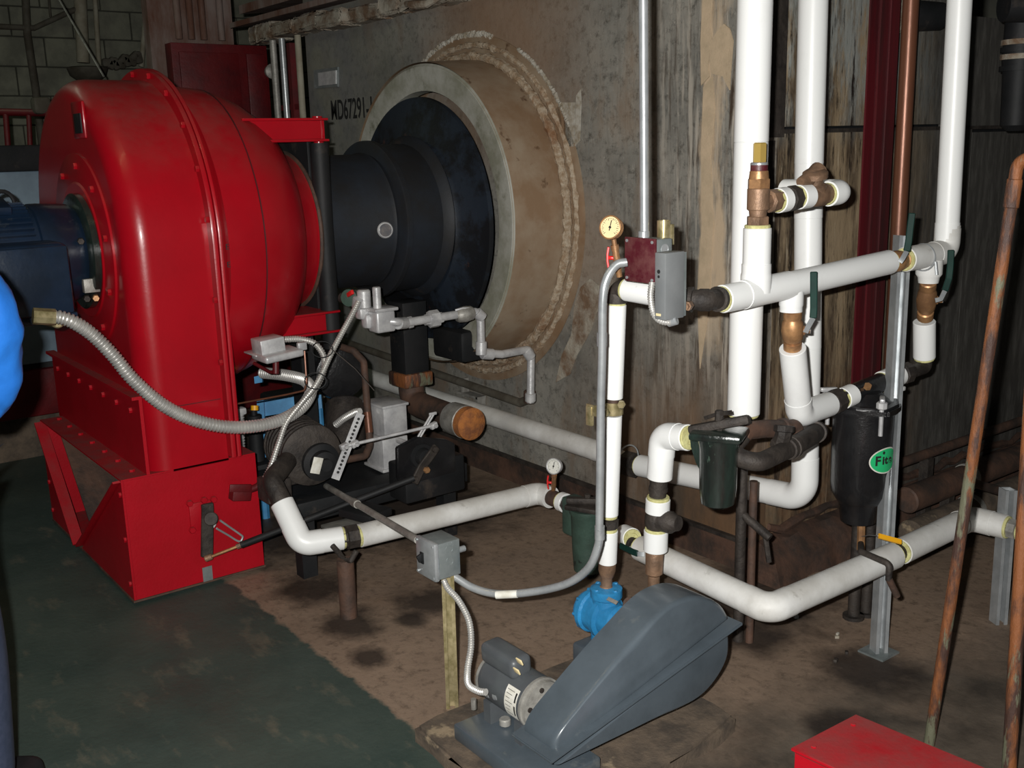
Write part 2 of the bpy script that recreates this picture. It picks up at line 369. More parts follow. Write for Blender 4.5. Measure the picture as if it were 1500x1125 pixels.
def txt(name, s, size, loc, xdir, updir, m, parent, depth=.001, label=None, sx=1, bold=0):
    c = bpy.data.curves.new(name, 'FONT'); c.body = s; c.size = size; c.extrude = depth; c.align_x = 'CENTER'; c.align_y = 'CENTER'; c.offset = bold
    t = bpy.data.objects.new(name, c); COL.objects.link(t)
    dg = bpy.context.evaluated_depsgraph_get(); me = bpy.data.meshes.new_from_object(t.evaluated_get(dg))
    bpy.data.objects.remove(t); x = V(xdir).normalized(); z = x.cross(V(updir)).normalized(); y = z.cross(x)
    R = Matrix((x*sx, y, z)).transposed().to_4x4(); R.translation = V(loc)-(wloc(parent) if parent else V((0,0,0)))
    me.transform(R); me.materials.clear(); me.materials.append(m)
    o = bpy.data.objects.new(name, me); COL.objects.link(o)
    if parent: o.parent = parent
    if label: o['label'] = label
    return o

def jacket(root, a, b, r, m=None, edges=(1, 1), name='jacket'):
    """straight piece of white pipe covering, with a pale yellow insulation edge at open ends and a seam lap"""
    m = m or white; a, b = V(a), V(b); d = (b-a).normalized(); bm = BM()
    L = (b-a).length; lathe(bm, a, d, [(0, r-.0015), (.0015, r), (L-.0015, r), (L, r-.0015)], 28)
    o = obj(name, bm, m, root)
    for e, p, s in ((edges[0], a, -1), (edges[1], b, 1)):
        if e:
            q = BM(); lathe(q, p-d*s*.002, d*s, [(0, r*.9), (.007, r*.93), (.010, r*.88), (.010, r*.55), (.006, r*.5)], 20); obj('insulation_edge', q, yell, root)
    return o
def elbow(root, a, p, b, r, R=.05, m=None, name='elbow_cover', ext=.03):
    """fitted elbow cover at corner p, between directions of a and b"""
    m = m or white; a, p, b = V(a), V(p), V(b); da = (a-p).normalized(); db = (b-p).normalized()
    th = da.angle(db); t = R/math.tan(th/2)+ext
    bm = BM(); tube(bm, fillet([p+da*t, p, p+db*t], R, 10), r, 28); obj(name, bm, m, root)
    return p+da*(t-.004), p+db*(t-.004)
def insulated(root, pts, r, R=.05, edges=(1, 1), m=None):
    pts = [V(p) for p in pts]; cur = pts[0]; first = edges[0]
    for i in range(1, len(pts)-1):
        s, e = elbow(root, pts[i-1], pts[i], pts[i+1], r+.0015, R, m)
        if (cur-s).dot(pts[i-1]-pts[i]) > 0: jacket(root, cur, s, r, m, (first, 0))
        cur = e; first = 0
    jacket(root, cur, pts[-1], r, m, (first, edges[1]))
def fit(root, a, b, prof, m, name='coupling', n=20, label=None, ph=0):
    a, b = V(a), V(b); L = (b-a).length; bm = BM()
    lathe(bm, a, b-a, [(h*L, r) for h, r in prof], n, ph=ph); return obj(name, bm, m, root, label)
def union(root, a, b, r, m=iron, name='union_nut', n=8):
    return fit(root, a, b, [(0, r*.75), (.05, r*.8), (.22, r*.8), (.25, r), (.75, r), (.78, r*.8), (.95, r*.8), (1, r*.75)], m, name, n)
def flexc(bm, pts, r, pitch=.006, n=12, amp=.17):
    q = resample(pts, pitch/3)
    tube(bm, q, lambda i: r*(1+amp*(0.6 if i%3 == 0 else (-1 if i%3 == 1 else .6))), n)
def valve(label, a, b, r, stem, hpts, m=brass, gripm=None, nrm=None, group=None, edgeh=.35):
    """ball valve between a and b; hpts = lever polyline starting at the stem"""
    a, b = V(a), V(b); d = (b-a).normalized(); L = (b-a).length
    t = thing('ball_valve', label, 'valve', a, group)
    fit(t, a, b, [(0, r*.72), (.02, r*.85), (.18, r*.85), (.2, r*.7), (.3, r*.95), (.5, r*1.05), (.7, r*.95), (.8, r*.7), (.82, r*.85), (.98, r*.85), (1, r*.72)], m, 'valve_body', 16)
    c = (a+b)/2; s = V(stem).normalized(); bm = BM()
    lathe(bm, c+s*r*.6, s, [(0, r*.45), (r*.5, r*.45), (r*.5, r*.3), (r*.95, r*.3)], 12); obj('stem', bm, m, t)
    bm = BM(); lathe(bm, c+s*(r*1.35), s, [(0, .009), (.008, .009)], 6); obj('handle_nut', bm, galv, t)
    hp = [V(h) for h in hpts]; k = max(2, int(len(hp)*edgeh)) if len(hp) > 3 else 2
    nrm = nrm or s
    bm = BM(); strip(bm, hp[:k+1], .014, .003, nrm); h = obj('lever', bm, galv, t)
    bm = BM(); strip(bm, hp[k:], .019, .008, nrm); bmesh.ops.bevel(bm, geom=bm.edges, offset=.002, segments=1, affect='EDGES'); obj('lever_grip', bm, gripm or grip, h)
    return t

# ================================================================== SETTING
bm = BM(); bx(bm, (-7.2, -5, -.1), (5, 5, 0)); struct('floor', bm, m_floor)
bm = BM(); bx(bm, (-7.2, -5, 4.0), (5, 5, 4.1)); struct('ceiling', bm, ceilm)
bm = BM(); bx(bm, (-7.2, 4.9, 0), (5, 5, 4)); struct('wall_back', bm, wallplain)
bm = BM(); bx(bm, (-7.14, -5, 0), (-7.04, 4.9, 4)); wl = struct('wall_left', bm, joint)
bm = BM(); bx(bm, (-.02, -.235, -.112), (.028, .235, .112)); bmesh.ops.bevel(bm, geom=bm.edges, offset=.006, segments=1, affect='EDGES')
b0 = obj('block', bm, blockm, wl)
for r in range(17):
    for c in range(14):
        y = -3.6+c*.478+(.239 if r % 2 else 0); z = .12+r*.231
        o = b0 if (r, c) == (0, 0) else dupe(b0, wl)
        o.location = V((-7.04+random.uniform(-.003, .003), y, z))

# ================================================================== BOILER
AX, AZ = -1.72, 1.29
boil = thing('boiler', 'large stained steel boiler casing with a round burner opening in its front', 'boiler', (0, 0, 0))
bm = BM(); bx(bm, (-3.34, 0, .15), (-.9, .06, 3.0)); obj('front_panel', bm, m_front, boil)
bm = BM(); bx(bm, (-.896, .0, .15), (0, .06, 3.0)); obj('front_panel', bm, m_front, boil)
bm = BM(); bx(bm, (-3.34, .06, .15), (-3.28, 3, 3.0)); obj('rear_side_panel', bm, m_front, boil)
bm = BM(); bx(bm, (-.05, .062, .16), (0, 1.30, 1.615)); obj('side_panel', bm, m_side, boil)
bm = BM(); bx(bm, (-.05, 1.304, .16), (0, 3, 1.60)); obj('side_panel', bm, m_side, boil)
bm = BM(); bx(bm, (-.05, .12, 1.635), (0, 1.12, 2.6)); obj('side_panel', bm, m_side, boil)
bm = BM(); bx(bm, (-.05, 1.13, 1.615), (0, 3, 2.05)); obj('side_panel', bm, m_side, boil)
bm = BM(); bx(bm, (-.07, .06, .16), (-.055, 3, 2.05)); obj('inner_wall', bm, blk, boil)
bm = BM(); bx(bm, (.0, .064, 1.612), (.007, 3, 1.626)); obj('seam_angle', bm, iron, boil)
yc_ = P(1152, 100, x=.004).y; bm = BM(); bx(bm, (.0, .0, 1.60), (.004, yc_, 3.0)); bx(bm, (.0, .0, 1.0), (.004, yc_*.5, 1.59)); obj('corner_void_strip', bm, iron, boil)  # thin dark strips painted in for the shaded void at the corner
bm = BM(); bx(bm, (-3.3, .03, 0), (-.02, .12, .15)); bx(bm, (-.12, .12, 0), (-.02, 3, .15)); obj('skid_beam', bm, brownpipe, boil)
bm = BM(); prism(bm, [(-.045, 0.0, .158), (.03, 0.0, .15), (.09, 0.0, .09), (.12, 0.0, 0), (-.045, 0.0, 0)], (0, 2.9, 0))
bmesh.ops.subdivide_edges(bm, edges=[e for e in bm.edges if abs(e.verts[0].co.y-e.verts[1].co.y) > 1], cuts=60)
rb9 = random.Random(5)
for v in bm.verts:
    if v.co.x > .0: v.co += V((rb9.uniform(-.018, .018), 0, rb9.uniform(-.014, .01)*(v.co.z > .02)))
obj('base_grout', bm, brownpipe, boil, 'rough dark grout along the base of the boiler side')
bm = BM(); bx(bm, (-3.3, -.02, .135), (-.0, .03, .15)); obj('base_channel', bm, iron, boil)
# ragged ledge of crumbling coat along the side base
bm = BM()
pts = [(.004, y, .185+random.uniform(-.02, .02)) for y in [i*.07 for i in range(1, 42)]]
tube(bm, pts, lambda i: .014+.008*((i*7) % 5)/5, 8); obj('crumbling_edge', bm, brownpipe, boil)
# peeled cream coat patches near the corner (raised)
def patch(pix, t=.006, m=plaster):
    bm = BM(); prism(bm, [P(a, b, y=-.001) for a, b in pix], (0, -t, 0)); obj('plaster_patch', bm, m, boil)
patch([(1043,62),(1052,45),(1062,35),(1070,42),(1075,60),(1071,110),(1070,132),(1060,112),(1044,108),(1041,88)])
patch([(1030,0),(1044,0),(1041,40),(1044,60),(1038,95),(1040,112),(1028,125),(1027,60)], .004)
patch([(1031,128),(1044,112),(1048,160),(1042,230),(1046,330),(1038,460),(1026,540),(1022,430),(1029,330),(1028,220)], .004)
patch([(815,160),(824,150),(843,150),(842,215),(831,214),(824,186)], .005, mortarw)
patch([(845,140),(851,131),(852,150),(850,206),(843,215),(844,170)], .004, mortarw)
patch([(843,445),(852,420),(866,408),(878,418),(876,455),(868,480),(858,500),(846,520),(836,548),(815,560),(824,520),(838,490)], .005, slab)
# nameplate on the front
bm = BM(); prism(bm, [P(462,103,y=-.002), P(497,98,y=-.002), P(497,127,y=-.002), P(463,130,y=-.002)], (0, -.012, 0)); npf = obj('plate_holder', bm, galvbox, boil)
bm = BM(); prism(bm, [P(467,107,y=-.014), P(493,103,y=-.014), P(493,123,y=-.014), P(468,126,y=-.014)], (0, -.006, 0)); obj('plate', bm, silver, npf)
# stencil
a, b = P(480,163,y=-.002), P(558,152,y=-.002)
txt('stencil_marking', 'MD67291-1', .150, (a+b)/2+V((-.02,0,-.01)), (1,0,-.0), (0,0,1), ink, boil, .0008, 'black stencilled letters and numbers MD67291-1', sx=.66, bold=.002)
# burner ring
yf = -.27
bm = BM(); lathe(bm, (AX, 0, AZ), (0, -1, 0), [(0, .69), (.02, .69), (.24, .678), (.27, .674)], 96, caps=False)
lathe(bm, (AX, 0, AZ), (0, -1, 0), [(0, .66), (.27, .66)], 96, caps=False); obj('burner_ring', bm, ringside, boil, 'scorched steel ring around the burner opening')
bm = BM(); lathe(bm, (AX, 0, AZ), (0, -1, 0), [(.20, .665), (.262, .668), (.272, .655), (.27, .60), (.262, .552), (.20, .55)], 96, caps=False); obj('refractory_face', bm, refr, boil, 'pale grey green refractory face of the ring')
def rough_ring(name, R, r, m, y, amp, a0=0, a1=2*pi, lab=None, n=200):
    random.seed(int(R*100)+int(a0*10))
    bm = BM(); pts = [V((AX+(R+random.uniform(-amp, amp))*cos(t), y, AZ+(R+random.uniform(-amp, amp))*sin(t))) for t in [a0+(a1-a0)*i/n for i in range(n+1)]]
    tube(bm, pts, lambda i: r*random.uniform(.75, 1.25), 8, caps=(a1-a0 < 6.2)); obj(name, bm, m, boil, lab)
rough_ring('mortar_bead', .705, .022, mortar, -.018, .003, lab='rough light brown mortar bead around the ring')
rough_ring('mortar_bead', .752, .014, mortar, -.008, .004, lab='outer thin mortar bead')
rough_ring('mortar_bead', .80, .008, mortarw, -.003, .005, radians(28), radians(62), lab='broken pale mortar edge above the ring')
rough_ring('mortar_bead', .80, .010, mortarw, -.003, .007, radians(76), radians(125))
bm = BM(); lathe(bm, (AX, 0, AZ), (0, -1, 0), [(.001, .80), (.006, .80), (.006, .69)], 96, caps=False); obj('scorched_ring_plate', bm, ringside, boil)
# lagging slab on top
ledge = thing('lagging_ledge', 'crumbling cream and brown lagging slab above the boiler front', 'ledge', (-2.2, -.1, 2.2))
bm = BM(); random.seed(8); x = -3.92; prev = None
while x < .2:
    dx = random.uniform(.16, .34); h = random.uniform(.07, .10); dd = random.uniform(.10, .16)
    bm = BM(); box(bm, (x+dx/2, -dd/2+.02, 2.235+h/2+random.uniform(-.008, .008)), (dx*1.0, dd, h), Matrix.Rotation(random.uniform(-.03, .03), 3, 'Y'), bev=.014)
    bmesh.ops.subdivide_edges(bm, edges=bm.edges, cuts=3, use_grid_fill=True)
    for v in bm.verts: v.co += V((random.uniform(-1, 1), random.uniform(-1, 1), random.uniform(-1, 1)))*.006
    obj('lagging_piece', bm, slab, ledge); x += dx-.002
bm = BM()
prism(bm, [(-4.0, -.17, 2.335), (.2, -.17, 2.335), (.2, .1, 2.37), (-4.0, .1, 2.37)], (0, 0, .03)); prism(bm, [(-4.0, -.10, 2.42), (.2, -.10, 2.42), (.2, .1, 2.44), (-4.0, .1, 2.44)], (0, 0, .05)); obj('sheet_cover', bm, rustpanel, ledge)
bm = BM(); tube(bm, [(-2.0, -.15, 2.25), (-1.9, -.17, 2.23), (-1.8, -.16, 2.225), (-1.72, -.14, 2.24)], lambda i: [.01, .022, .018, .006][i], 8); obj('loose_flake', bm, slab, ledge)

# ================================================================== BURNER
UX, UZ = -1.90, 1.28
burn = thing('burner', 'large glossy red blower burner with black blast tube entering the boiler', 'burner', (-1.9, -1.6, 0))
def uprof(Rr, zb, cx=UX, cz=UZ, n=40):
    pts = [V((cx+Rr, 0, zb)), V((cx+Rr, 0, zb+(cz-zb)*.33)), V((cx+Rr, 0, zb+(cz-zb)*.66))]
    pts += [V((cx+Rr*cos(t), 0, cz+Rr*sin(t))) for t in [pi*i/n for i in range(n+1)]]
    pts += [V((cx-Rr, 0, zb+(cz-zb)*.66)), V((cx-Rr, 0, zb+(cz-zb)*.33)), V((cx-Rr, 0, zb))]; return pts
def uloft(bm, steps, zb, cap0=True, cap1=True):
    rings = []
    for inset, y in steps: rings.append([bm.verts.new(V((p.x, y, p.z))) for p in uprof(.60-inset, zb)])
    for A, B in zip(rings, rings[1:]):
        for k in range(len(A)-1): bm.faces.new((A[k], A[k+1], B[k+1], B[k]))
        bm.faces.new((A[-1], A[0], B[0], B[-1]))
    if cap0: bm.faces.new(rings[0][::-1])
    if cap1: bm.faces.new(rings[-1])
YF = -1.755; rr = .085
steps = [(rr*(1-sin(t)), YF+rr*(1-cos(t))) for t in [pi/2*i/10 for i in range(11)]]
steps += [(-.0, -1.55), (0, -1.46)]
bm = BM(); uloft(bm, steps, .47); obj('scroll_housing', bm, red, burn, ang=32)
bm = BM(); uloft(bm, [(-.042, -1.462), (-.045, -1.455), (-.045, -1.447), (-.042, -1.444)], .49); fl = obj('housing_flange', bm, red, burn)
bm = BM(); uloft(bm, [(-.042, -1.440), (-.045, -1.435), (-.045, -1.427), (-.042, -1.424)], .49); obj('housing_flange', bm, red, burn)
bm = BM()
for t in [radians(a) for a in range(8, 176, 17)]:
    for s in (-1,): hexbolt(bm, (UX+.625*cos(t), -1.462, UZ+.625*sin(t)), (0, s, 0), .012, .012)
for z in (.62, .85, 1.08): hexbolt(bm, (UX+.625, -1.462, z), (0, -1, 0), .012, .012)
obj('flange_bolts', bm, red, fl, kind='stuff')
# thin panel seams on the housing side and a scuff line
bm = BM(); bx(bm, (-1.3, -1.70, .708), (-1.2985, -1.47, .711)); obj('panel_seam', bm, maroon, burn)
# rear drum
DC = (-1.77, -1.43, 1.27)
bm = BM(); pr_ = [(0, .580), (.06, .580), (.12, .574), (.18, .560), (.25, .532), (.31, .492), (.355, .45), (.385, .405), (.395, .37)]
lathe(bm, DC, (0, 1, 0), pr_, 72); obj('rear_drum', bm, red, burn, ang=50)
for dy in (.14,):
    bm = BM(); R_ = .5725; lathe(bm, (DC[0], DC[1]+dy, DC[2]), (0, 1, 0), [(0, R_-.004), (0, R_), (.004, R_), (.004, R_-.004)], 72, caps=False); obj('drum_seam', bm, maroon, burn)
bm = BM(); lathe(bm, (-1.75, -1.05, 1.27), (0, 1, 0), [(0, .372), (.03, .35), (.085, .318), (.095, .318)], 64); obj('throat_cone', bm, red, burn)
bm = BM(); lathe(bm, (-1.75, -.955, 1.27), (0, 1, 0), [(0, .325), (.008, .33), (.016, .325)], 64); obj('gasket', bm, brownpipe, burn)
# hub rings and bolts on the front
HX, HZ = -1.785, 1.25
def ringY(bm, cx, cz, y, R0, R1, t, n=64): lathe(bm, (cx, y, cz), (0, -1, 0), [(0, R1), (t, R1), (t, R0), (0, R0)], n, caps=False)
bm = BM(); lathe(bm, (HX, YF, HZ), (0, -1, 0), [(0, .36), (.008, .36), (.010, .355), (.010, .0)], 72); hub = obj('hub_plate', bm, red, burn)
bm = BM(); lathe(bm, (HX, YF-.010, HZ), (0, -1, 0), [(0, .256), (.006, .25), (.007, 0)], 64); obj('motor_adapter', bm, red, burn)
for k in range(10):
    t = 2*pi*k/10+.2; bm = BM(); hexbolt(bm, (HX+.315*cos(t), YF-.010, HZ+.315*sin(t)), (0, -1, 0), .013, .012); obj('hub_bolt', bm, red, hub)
# lifting slot / inspection opening on the face
c = P(116, 176, y=YF); bm = BM(); box(bm, c, (.14, .012, .13), bev=.005); cv = obj('inspection_cover', bm, red, burn)
bm = BM(); box(bm, c+V((.01, -.008, -.012)), (.085, .006, .07), bev=.002); obj('opening', bm, blk, cv)
# apron plate and bolts under the face
bm = BM(); bx(bm, (-2.48, YF-.012, .47), (-1.302, YF, .755)); bx(bm, (-2.48, YF-.035, .755), (-1.302, YF, .767)); ap = obj('apron_plate', bm, redb, burn)
for k in range(7):
    bm = BM(); hexbolt(bm, (-1.40-.165*k, YF-.012, .70), (0, -1, 0), .011, .01); obj('apron_bolt', bm, redb, ap)
# inlet box with V shaped recess
X0, X1, Y0, Y1, Z0, Z1 = -2.43, -1.30, -1.86, -1.355, .02, .478
vx = -2.0
bm = BM()
bx(bm, (X0, Y0, Z1-.006), (X1, Y1, Z1)); bx(bm, (X1-.006, Y0+.0085, Z0), (X1, Y1, Z1-.0065)); bx(bm, (X0, Y1-.006, Z0), (X1-.0065, Y1, Z1-.0065)); bx(bm, (X0, Y0+.0085, Z0), (X0+.006, Y1-.0065, Z1-.0065)); bx(bm, (X0+.0065, Y0+.0085, Z0), (X1-.0065, Y1-.0065, Z0+.006))
prism(bm, [(X0, Y0, Z1-.0065), (X0, Y0, Z0), (vx, Y0, Z0)], (0, .008, 0)); prism(bm, [(X1, Y0, Z1-.0065), (X1, Y0, Z0), (vx+.03, Y0, Z0)], (0, .008, 0))
bx(bm, (X0+.01, Y1-.2, Z0+.01), (X1-.01, Y1-.19, Z1-.01))
ib = obj('inlet_box', bm, redb, burn)
bm = BM(); strip(bm, [(X0+.01, Y0-.005, Z1-.01), (vx, Y0-.005, Z0+.01)], .045, .008, (-.74, 0, -.66)); obj('recess_flange', bm, redb, ib)
bm = BM(); strip(bm, [(X1-.02, Y0+.002, Z1-.01), (vx+.02, Y0+.002, Z0+.01)], .05, .008, (.55, 0, -.83)); obj('recess_flange', bm, redb, ib)
bm = BM(); prism(bm, [(X0+.01, Y0+.06, Z1-.01), (vx, Y0+.06, Z0+.02), (vx, Y1-.2, Z0+.02), (X0+.01, Y1-.2, Z1-.01)], (.005, 0, .005)); prism(bm, [(X1-.01, Y0+.06, Z1-.01), (vx+.02, Y0+.06, Z0+.02), (vx+.02, Y1-.2, Z0+.02), (X1-.01, Y1-.2, Z1-.01)], (-.005, 0, .005)); obj('shaded_recess_liner', bm, brownpipe, ib)  # V walls coloured brown to paint in the shade inside the recess
for k in range(7):
    bm = BM(); hexbolt(bm, (-1.38-.165*k, Y0+.065, Z1), (0, 0, 1), .011, .009); obj('box_bolt', bm, redb, ib)
for z in (.08, .25, .42):
    bm = BM(); hexbolt(bm, (X1-.02, Y0, z), (0, -1, 0), .010, .008); obj('box_bolt', bm, redb, ib)
for z in (.07, .2, .36):
    bm = BM(); hexbolt(bm, (X0+.03, Y0, z), (0, -1, 0), .010, .008); obj('box_bolt', bm, redb, ib)
bm = BM(); bx(bm, (X0, Y0-.004, Z0-.008), (X1+.004, Y1+.004, Z0-.001)); obj('bottom_flange', bm, brownpipe, ib)
for x, y in ((X0+.1, Y0+.05), (X0+.1, Y1-.05), (X1-.08, Y0+.06), (X1-.08, Y1-.05)):
    bm = BM(); cyl(bm, (x, y, 0), (x, y, Z0), .015, 12); obj('foot', bm, iron, ib)
bm = BM(); prism(bm, [P(296,832,x=X1+.001), P(310,828,x=X1+.001), P(312,850,x=X1+.001), P(298,853,x=X1+.001)], (.002, 0, 0)); obj('bare_metal_patch', bm, galvbox, ib)
# damper crank plate on box
def PX(a, b, off=0): return P(a, b, x=X1+off)
bm = BM(); c = PX(296, 755); box(bm, c, (.012, .095, .11), bev=.004); dp = obj('damper_plate', bm, redb, burn)
for a, b in ((277,737),(312,731),(281,776),(298,732)):
    bm = BM(); hexbolt(bm, PX(a, b, .008), (1, 0, 0), .013, .014); obj('plate_bolt', bm, redb, dp)
bm = BM(); cyl(bm, PX(302, 762), PX(302, 762)+V((.05, 0, 0)), .022, 20, .003); ds = obj('damper_shaft', bm, silver, dp)
a = PX(304, 745, .05); b_ = PX(303, 815, .05)
cr = thing('damper_crank', 'dark damper crank arm with slotted lever on red inlet box', 'crank', a)
bm = BM(); strip(bm, [a+V((0, 0, .02)), a, lerp(a, b_, .5), b_], .045, .014, (1, 0, 0)); bmesh.ops.bevel(bm, geom=bm.edges, offset=.003, segments=1, affect='EDGES'); obj('crank_arm', bm, iron, cr)
bm = BM(); cyl(bm, PX(309, 760, .045), PX(309, 760, .075), .026, 20, .003); obj('crank_hub', bm, iron, cr)
bm = BM(); cyl(bm, PX(312, 764, .072), PX(312, 764, .079), .009, 12); obj('red_set_screw', bm, redb, cr)
p0, p1, p2, p3 = PX(322, 762, .06), PX(352, 783, .06), PX(350, 793, .06), PX(317, 774, .06)
bm = BM(); tube(bm, spline([p0, lerp(p0, p1, .5), p1, lerp(p1, p2, .5)+V((0, .012, 0)), p2, lerp(p2, p3, .5), p3], 6), .004, 8); obj('slotted_lever', bm, galv, cr)
# red conduit box on inlet box side
bm = BM(); box(bm, PX(352, 722, .025), (.045, .075, .055), Matrix.Rotation(radians(-12), 3, 'X'), bev=.005); ob = obj('red_conduit_body', bm, redold, burn)
bm = BM(); box(bm, PX(352, 715, .052), (.008, .085, .03), Matrix.Rotation(radians(-12), 3, 'X'), bev=.003); obj('conduit_cover', bm, redold, ob)
bm = BM(); tube(bm, spline([PX(366, 717, .03), PX(378, 712, .03), PX(388, 700, .03)], 5), .014, 12); obj('conduit_elbow', bm, redold, ob)
# brackets
for z, y0, y1, lab in ((1.675, -1.24, -.885, 'upper'), (.915, -1.20, -.885, 'lower')):
    bm = BM(); bx(bm, (-1.75, y0, z+.035), (-1.43, y1, z+.045)); bx(bm, (-1.75, y0, z-.045), (-1.43, y1, z-.035)); bx(bm, (-1.47, y0, z-.036), (-1.455, y1-.01, z+.036)); bx(bm, (-1.75, y1-.02, z-.036), (-1.45, y1-.008, z+.036))
    bmesh.ops.bevel(bm, geom=bm.edges, offset=.002, segments=1, affect='EDGES'); br = obj('hinge_bracket', bm, red, burn)
    bm = BM(); cyl(bm, (-1.475, -.91, z-.052), (-1.475, -.91, z+.052), .02, 16); obj('hinge_pin', bm, red, br)
bm = BM(); cyl(bm, (-1.475, -.91, .80), (-1.475, -.91, 1.625), .037, 24); obj('hinge_post', bm, blk, burn)
bm = BM(); box(bm, (-1.78, -.925, 1.25), (.50, .02, .80), bev=.004); obj('hinge_plate', bm, blk, burn)
# blast tube
bm = BM(); lathe(bm, (AX-.02, -.93, AZ), (0, 1, 0), [(0, .285), (.02, .285), (.33, .285), (.345, .292), (.36, .285), (.385, .285)], 72); bt = obj('blast_tube', bm, blktube, burn)
bm = BM(); lathe(bm, (AX-.02, -.565, AZ), (0, 1, 0), [(0, .335), (.005, .342), (.028, .342), (.033, .325), (.19, .325), (.215, .355), (.225, .36), (.235, .35)], 72); obj('stepped_collar', bm, blktube, burn)
bm = BM(); lathe(bm, (AX-.03, -.33, AZ-.02), (0, 1, 0), [(0, .36), (.02, .38), (.045, .545), (.065, .548)], 96); obj('mounting_plate', bm, blkblue, burn, 'blued steel plate closing the ring')
s = P(563, 337, x=AX+.26); nx = V((.93, -.25, .05)).normalized()
bm = BM(); lathe(bm, s-nx*.03, nx, [(0, .034), (.045, .034), (.05, .030), (.05, .027), (.04, .027)], 28); sg = obj('sight_port', bm, silver, burn)
bm = BM(); lathe(bm, s-nx*.0, nx, [(0, .027), (.012, .027), (.014, .02)], 24); obj('port_glass', bm, glass, sg)
# small marks H P stencilled
txt('stencil_letter', 'E', .028, P(333, 362, x=-1.196), (0, 1, 0), (0, 0, 1), ink, burn, .0006)
txt('stencil_letter', 'E', .028, P(335, 388, x=-1.196), (0, 1, 0), (0, 0, 1), ink, burn, .0006)

# motor
mot = thing('electric_motor', 'dark blue electric motor bolted to the red blower face', 'motor', (-1.76, -2.1, 1.05))
MX, MZ = -1.755, 1.25
bm = BM(); lathe(bm, (MX, YF-.017, MZ), (0, -1, 0), [(0, .215), (.022, .215), (.026, .208), (.03, .18)], 56); obj('mounting_flange', bm, irongreen, mot)
bm = BM(); lathe(bm, (MX, YF-.045, MZ), (0, -1, 0), [(0, .165), (.02, .178), (.12, .185), (.15, .185), (.155, .175), (.70, .175), (.74, .16), (.80, .08)], 56); obj('motor_body', bm, motorblue, mot)
bm = BM()
for t in [radians(a) for a in list(range(20, 165, 7))]:
    c = V((MX+.182*cos(t), -2.22, MZ+.182*sin(t))); box(bm, c, (.02, .50, .005), Matrix.Rotation(-t, 3, 'Y'))
obj('cooling_fins', bm, motorblue, mot, kind='stuff')
bm = BM(); box(bm, (MX+.07, -2.2, MZ+.185), (.14, .34, .03), Matrix.Rotation(radians(14), 3, 'Y'), bev=.006); gr = obj('louvre_panel', bm, motorblue, mot)
bm = BM(); box(bm, (MX+.255, -2.17, MZ-.06), (.19, .52, .25), bev=.03, seg=4); tb = obj('terminal_box', bm, motorblue, mot)
bm = BM(); box(bm, (MX+.353, -2.17, MZ-.06), (.012, .50, .23), bev=.006, seg=2); obj('box_lid', bm, motorblue, tb)
bm = BM(); box(bm, (MX+.22, -2.15, MZ-.195), (.2, .5, .03), bev=.006); obj('gasket_frame', bm, motorblue, tb)
bm = BM(); box(bm, P(133, 418, x=MX+.158), (.03, .055, .05), bev=.002); obj('data_plate', bm, silverold, mot)
for a, b in ((118, 353), (127, 437), (140, 436)):
    bm = BM(); hexbolt(bm, P(a, b, x=MX+.17)+V((0, 0, 0)), (1, -.2, 0), .013, .025); obj('motor_bolt', bm, iron if a < 135 else brass, mot)
bm = BM(); t0 = V((MX, -2.16, MZ+.19)); tube(bm, [t0+V((0, .045*cos(t), .05+.055*sin(t))) for t in [2*pi*i/20 for i in range(21)]], .010, 10); obj('lifting_eye', bm, motorblue, mot)
bm = BM(); cyl(bm, P(60, 465, y=-2.0), P(82, 465, y=-2.0)+V((0.02, 0, -.01)), .024, 16, .004); obj('conduit_connector', bm, zincyel, mot)

# ---- big flexible conduit
bc = thing('flexible_conduit', 'thick ribbed steel flexible conduit looping across the red burner', 'conduit', P(345, 627, d=3.75))
pts = [P(70,464,d=3.36), P(88,465,d=3.38), P(108,472,d=3.40), P(135,490,d=3.44), P(165,520,d=3.48), P(195,556,d=3.52), P(240,594,d=3.58), P(290,617,d=3.65), P(345,626,d=3.72), P(400,619,d=3.82), P(438,600,d=3.92), P(455,575,d=4.02), P(447,558,d=4.12), P(420,550,d=4.2), P(383,546,d=4.28)]
bm = BM(); flexc(bm, spline(pts, 14), .0215, .012, 14); obj('ribbed_sheath', bm, flex, bc)
bm = BM(); a = pts[0]; cyl(bm, a-(pts[1]-a)*1.2, a+(pts[1]-a)*.6, .027, 8); obj('end_connector', bm, zincyel, bc)
# ---- thin flexible conduit from pressure switch, loop
bc = thing('flexible_conduit', 'thin flexible conduit curving from the silver pressure switch behind the thick one', 'conduit', P(470, 540, d=3.95))
pts = [P(416,497,d=3.9), P(440,497,d=3.93), P(462,504,d=3.95), P(475,525,d=3.97), P(472,550,d=3.98), P(455,580,d=3.98), P(436,600,d=4.0), P(425,625,d=4.0)]
bm = BM(); flexc(bm, spline(pts, 12), .0115, .009, 12); obj('ribbed_sheath', bm, flex, bc)
bc = thing('flexible_conduit', 'thin flexible conduit from the silver solenoid valve down to the red inlet box', 'conduit', P(450, 580, d=3.9))
pts = [P(525,442,d=4.0), P(516,460,d=3.98), P(488,512,d=3.92), P(465,560,d=3.88), P(440,592,d=3.86), P(420,618,d=3.84), P(408,650,d=3.82), P(396,685,d=3.80), P(388,701,d=3.80)]
bm = BM(); flexc(bm, spline(pts, 12), .0105, .009, 12); obj('ribbed_sheath', bm, flex, bc)
for (a, b, d) in ((462, 558, 3.84), (472, 512, 3.88)):
    bm = BM(); c = P(a, b, d=d); tube(bm, [c+rt*.04*cos(t)+dn*.03*sin(t) for t in [2*pi*i/20 for i in range(21)]], .0022, 6); obj('cable_tie', bm, blk, bc)
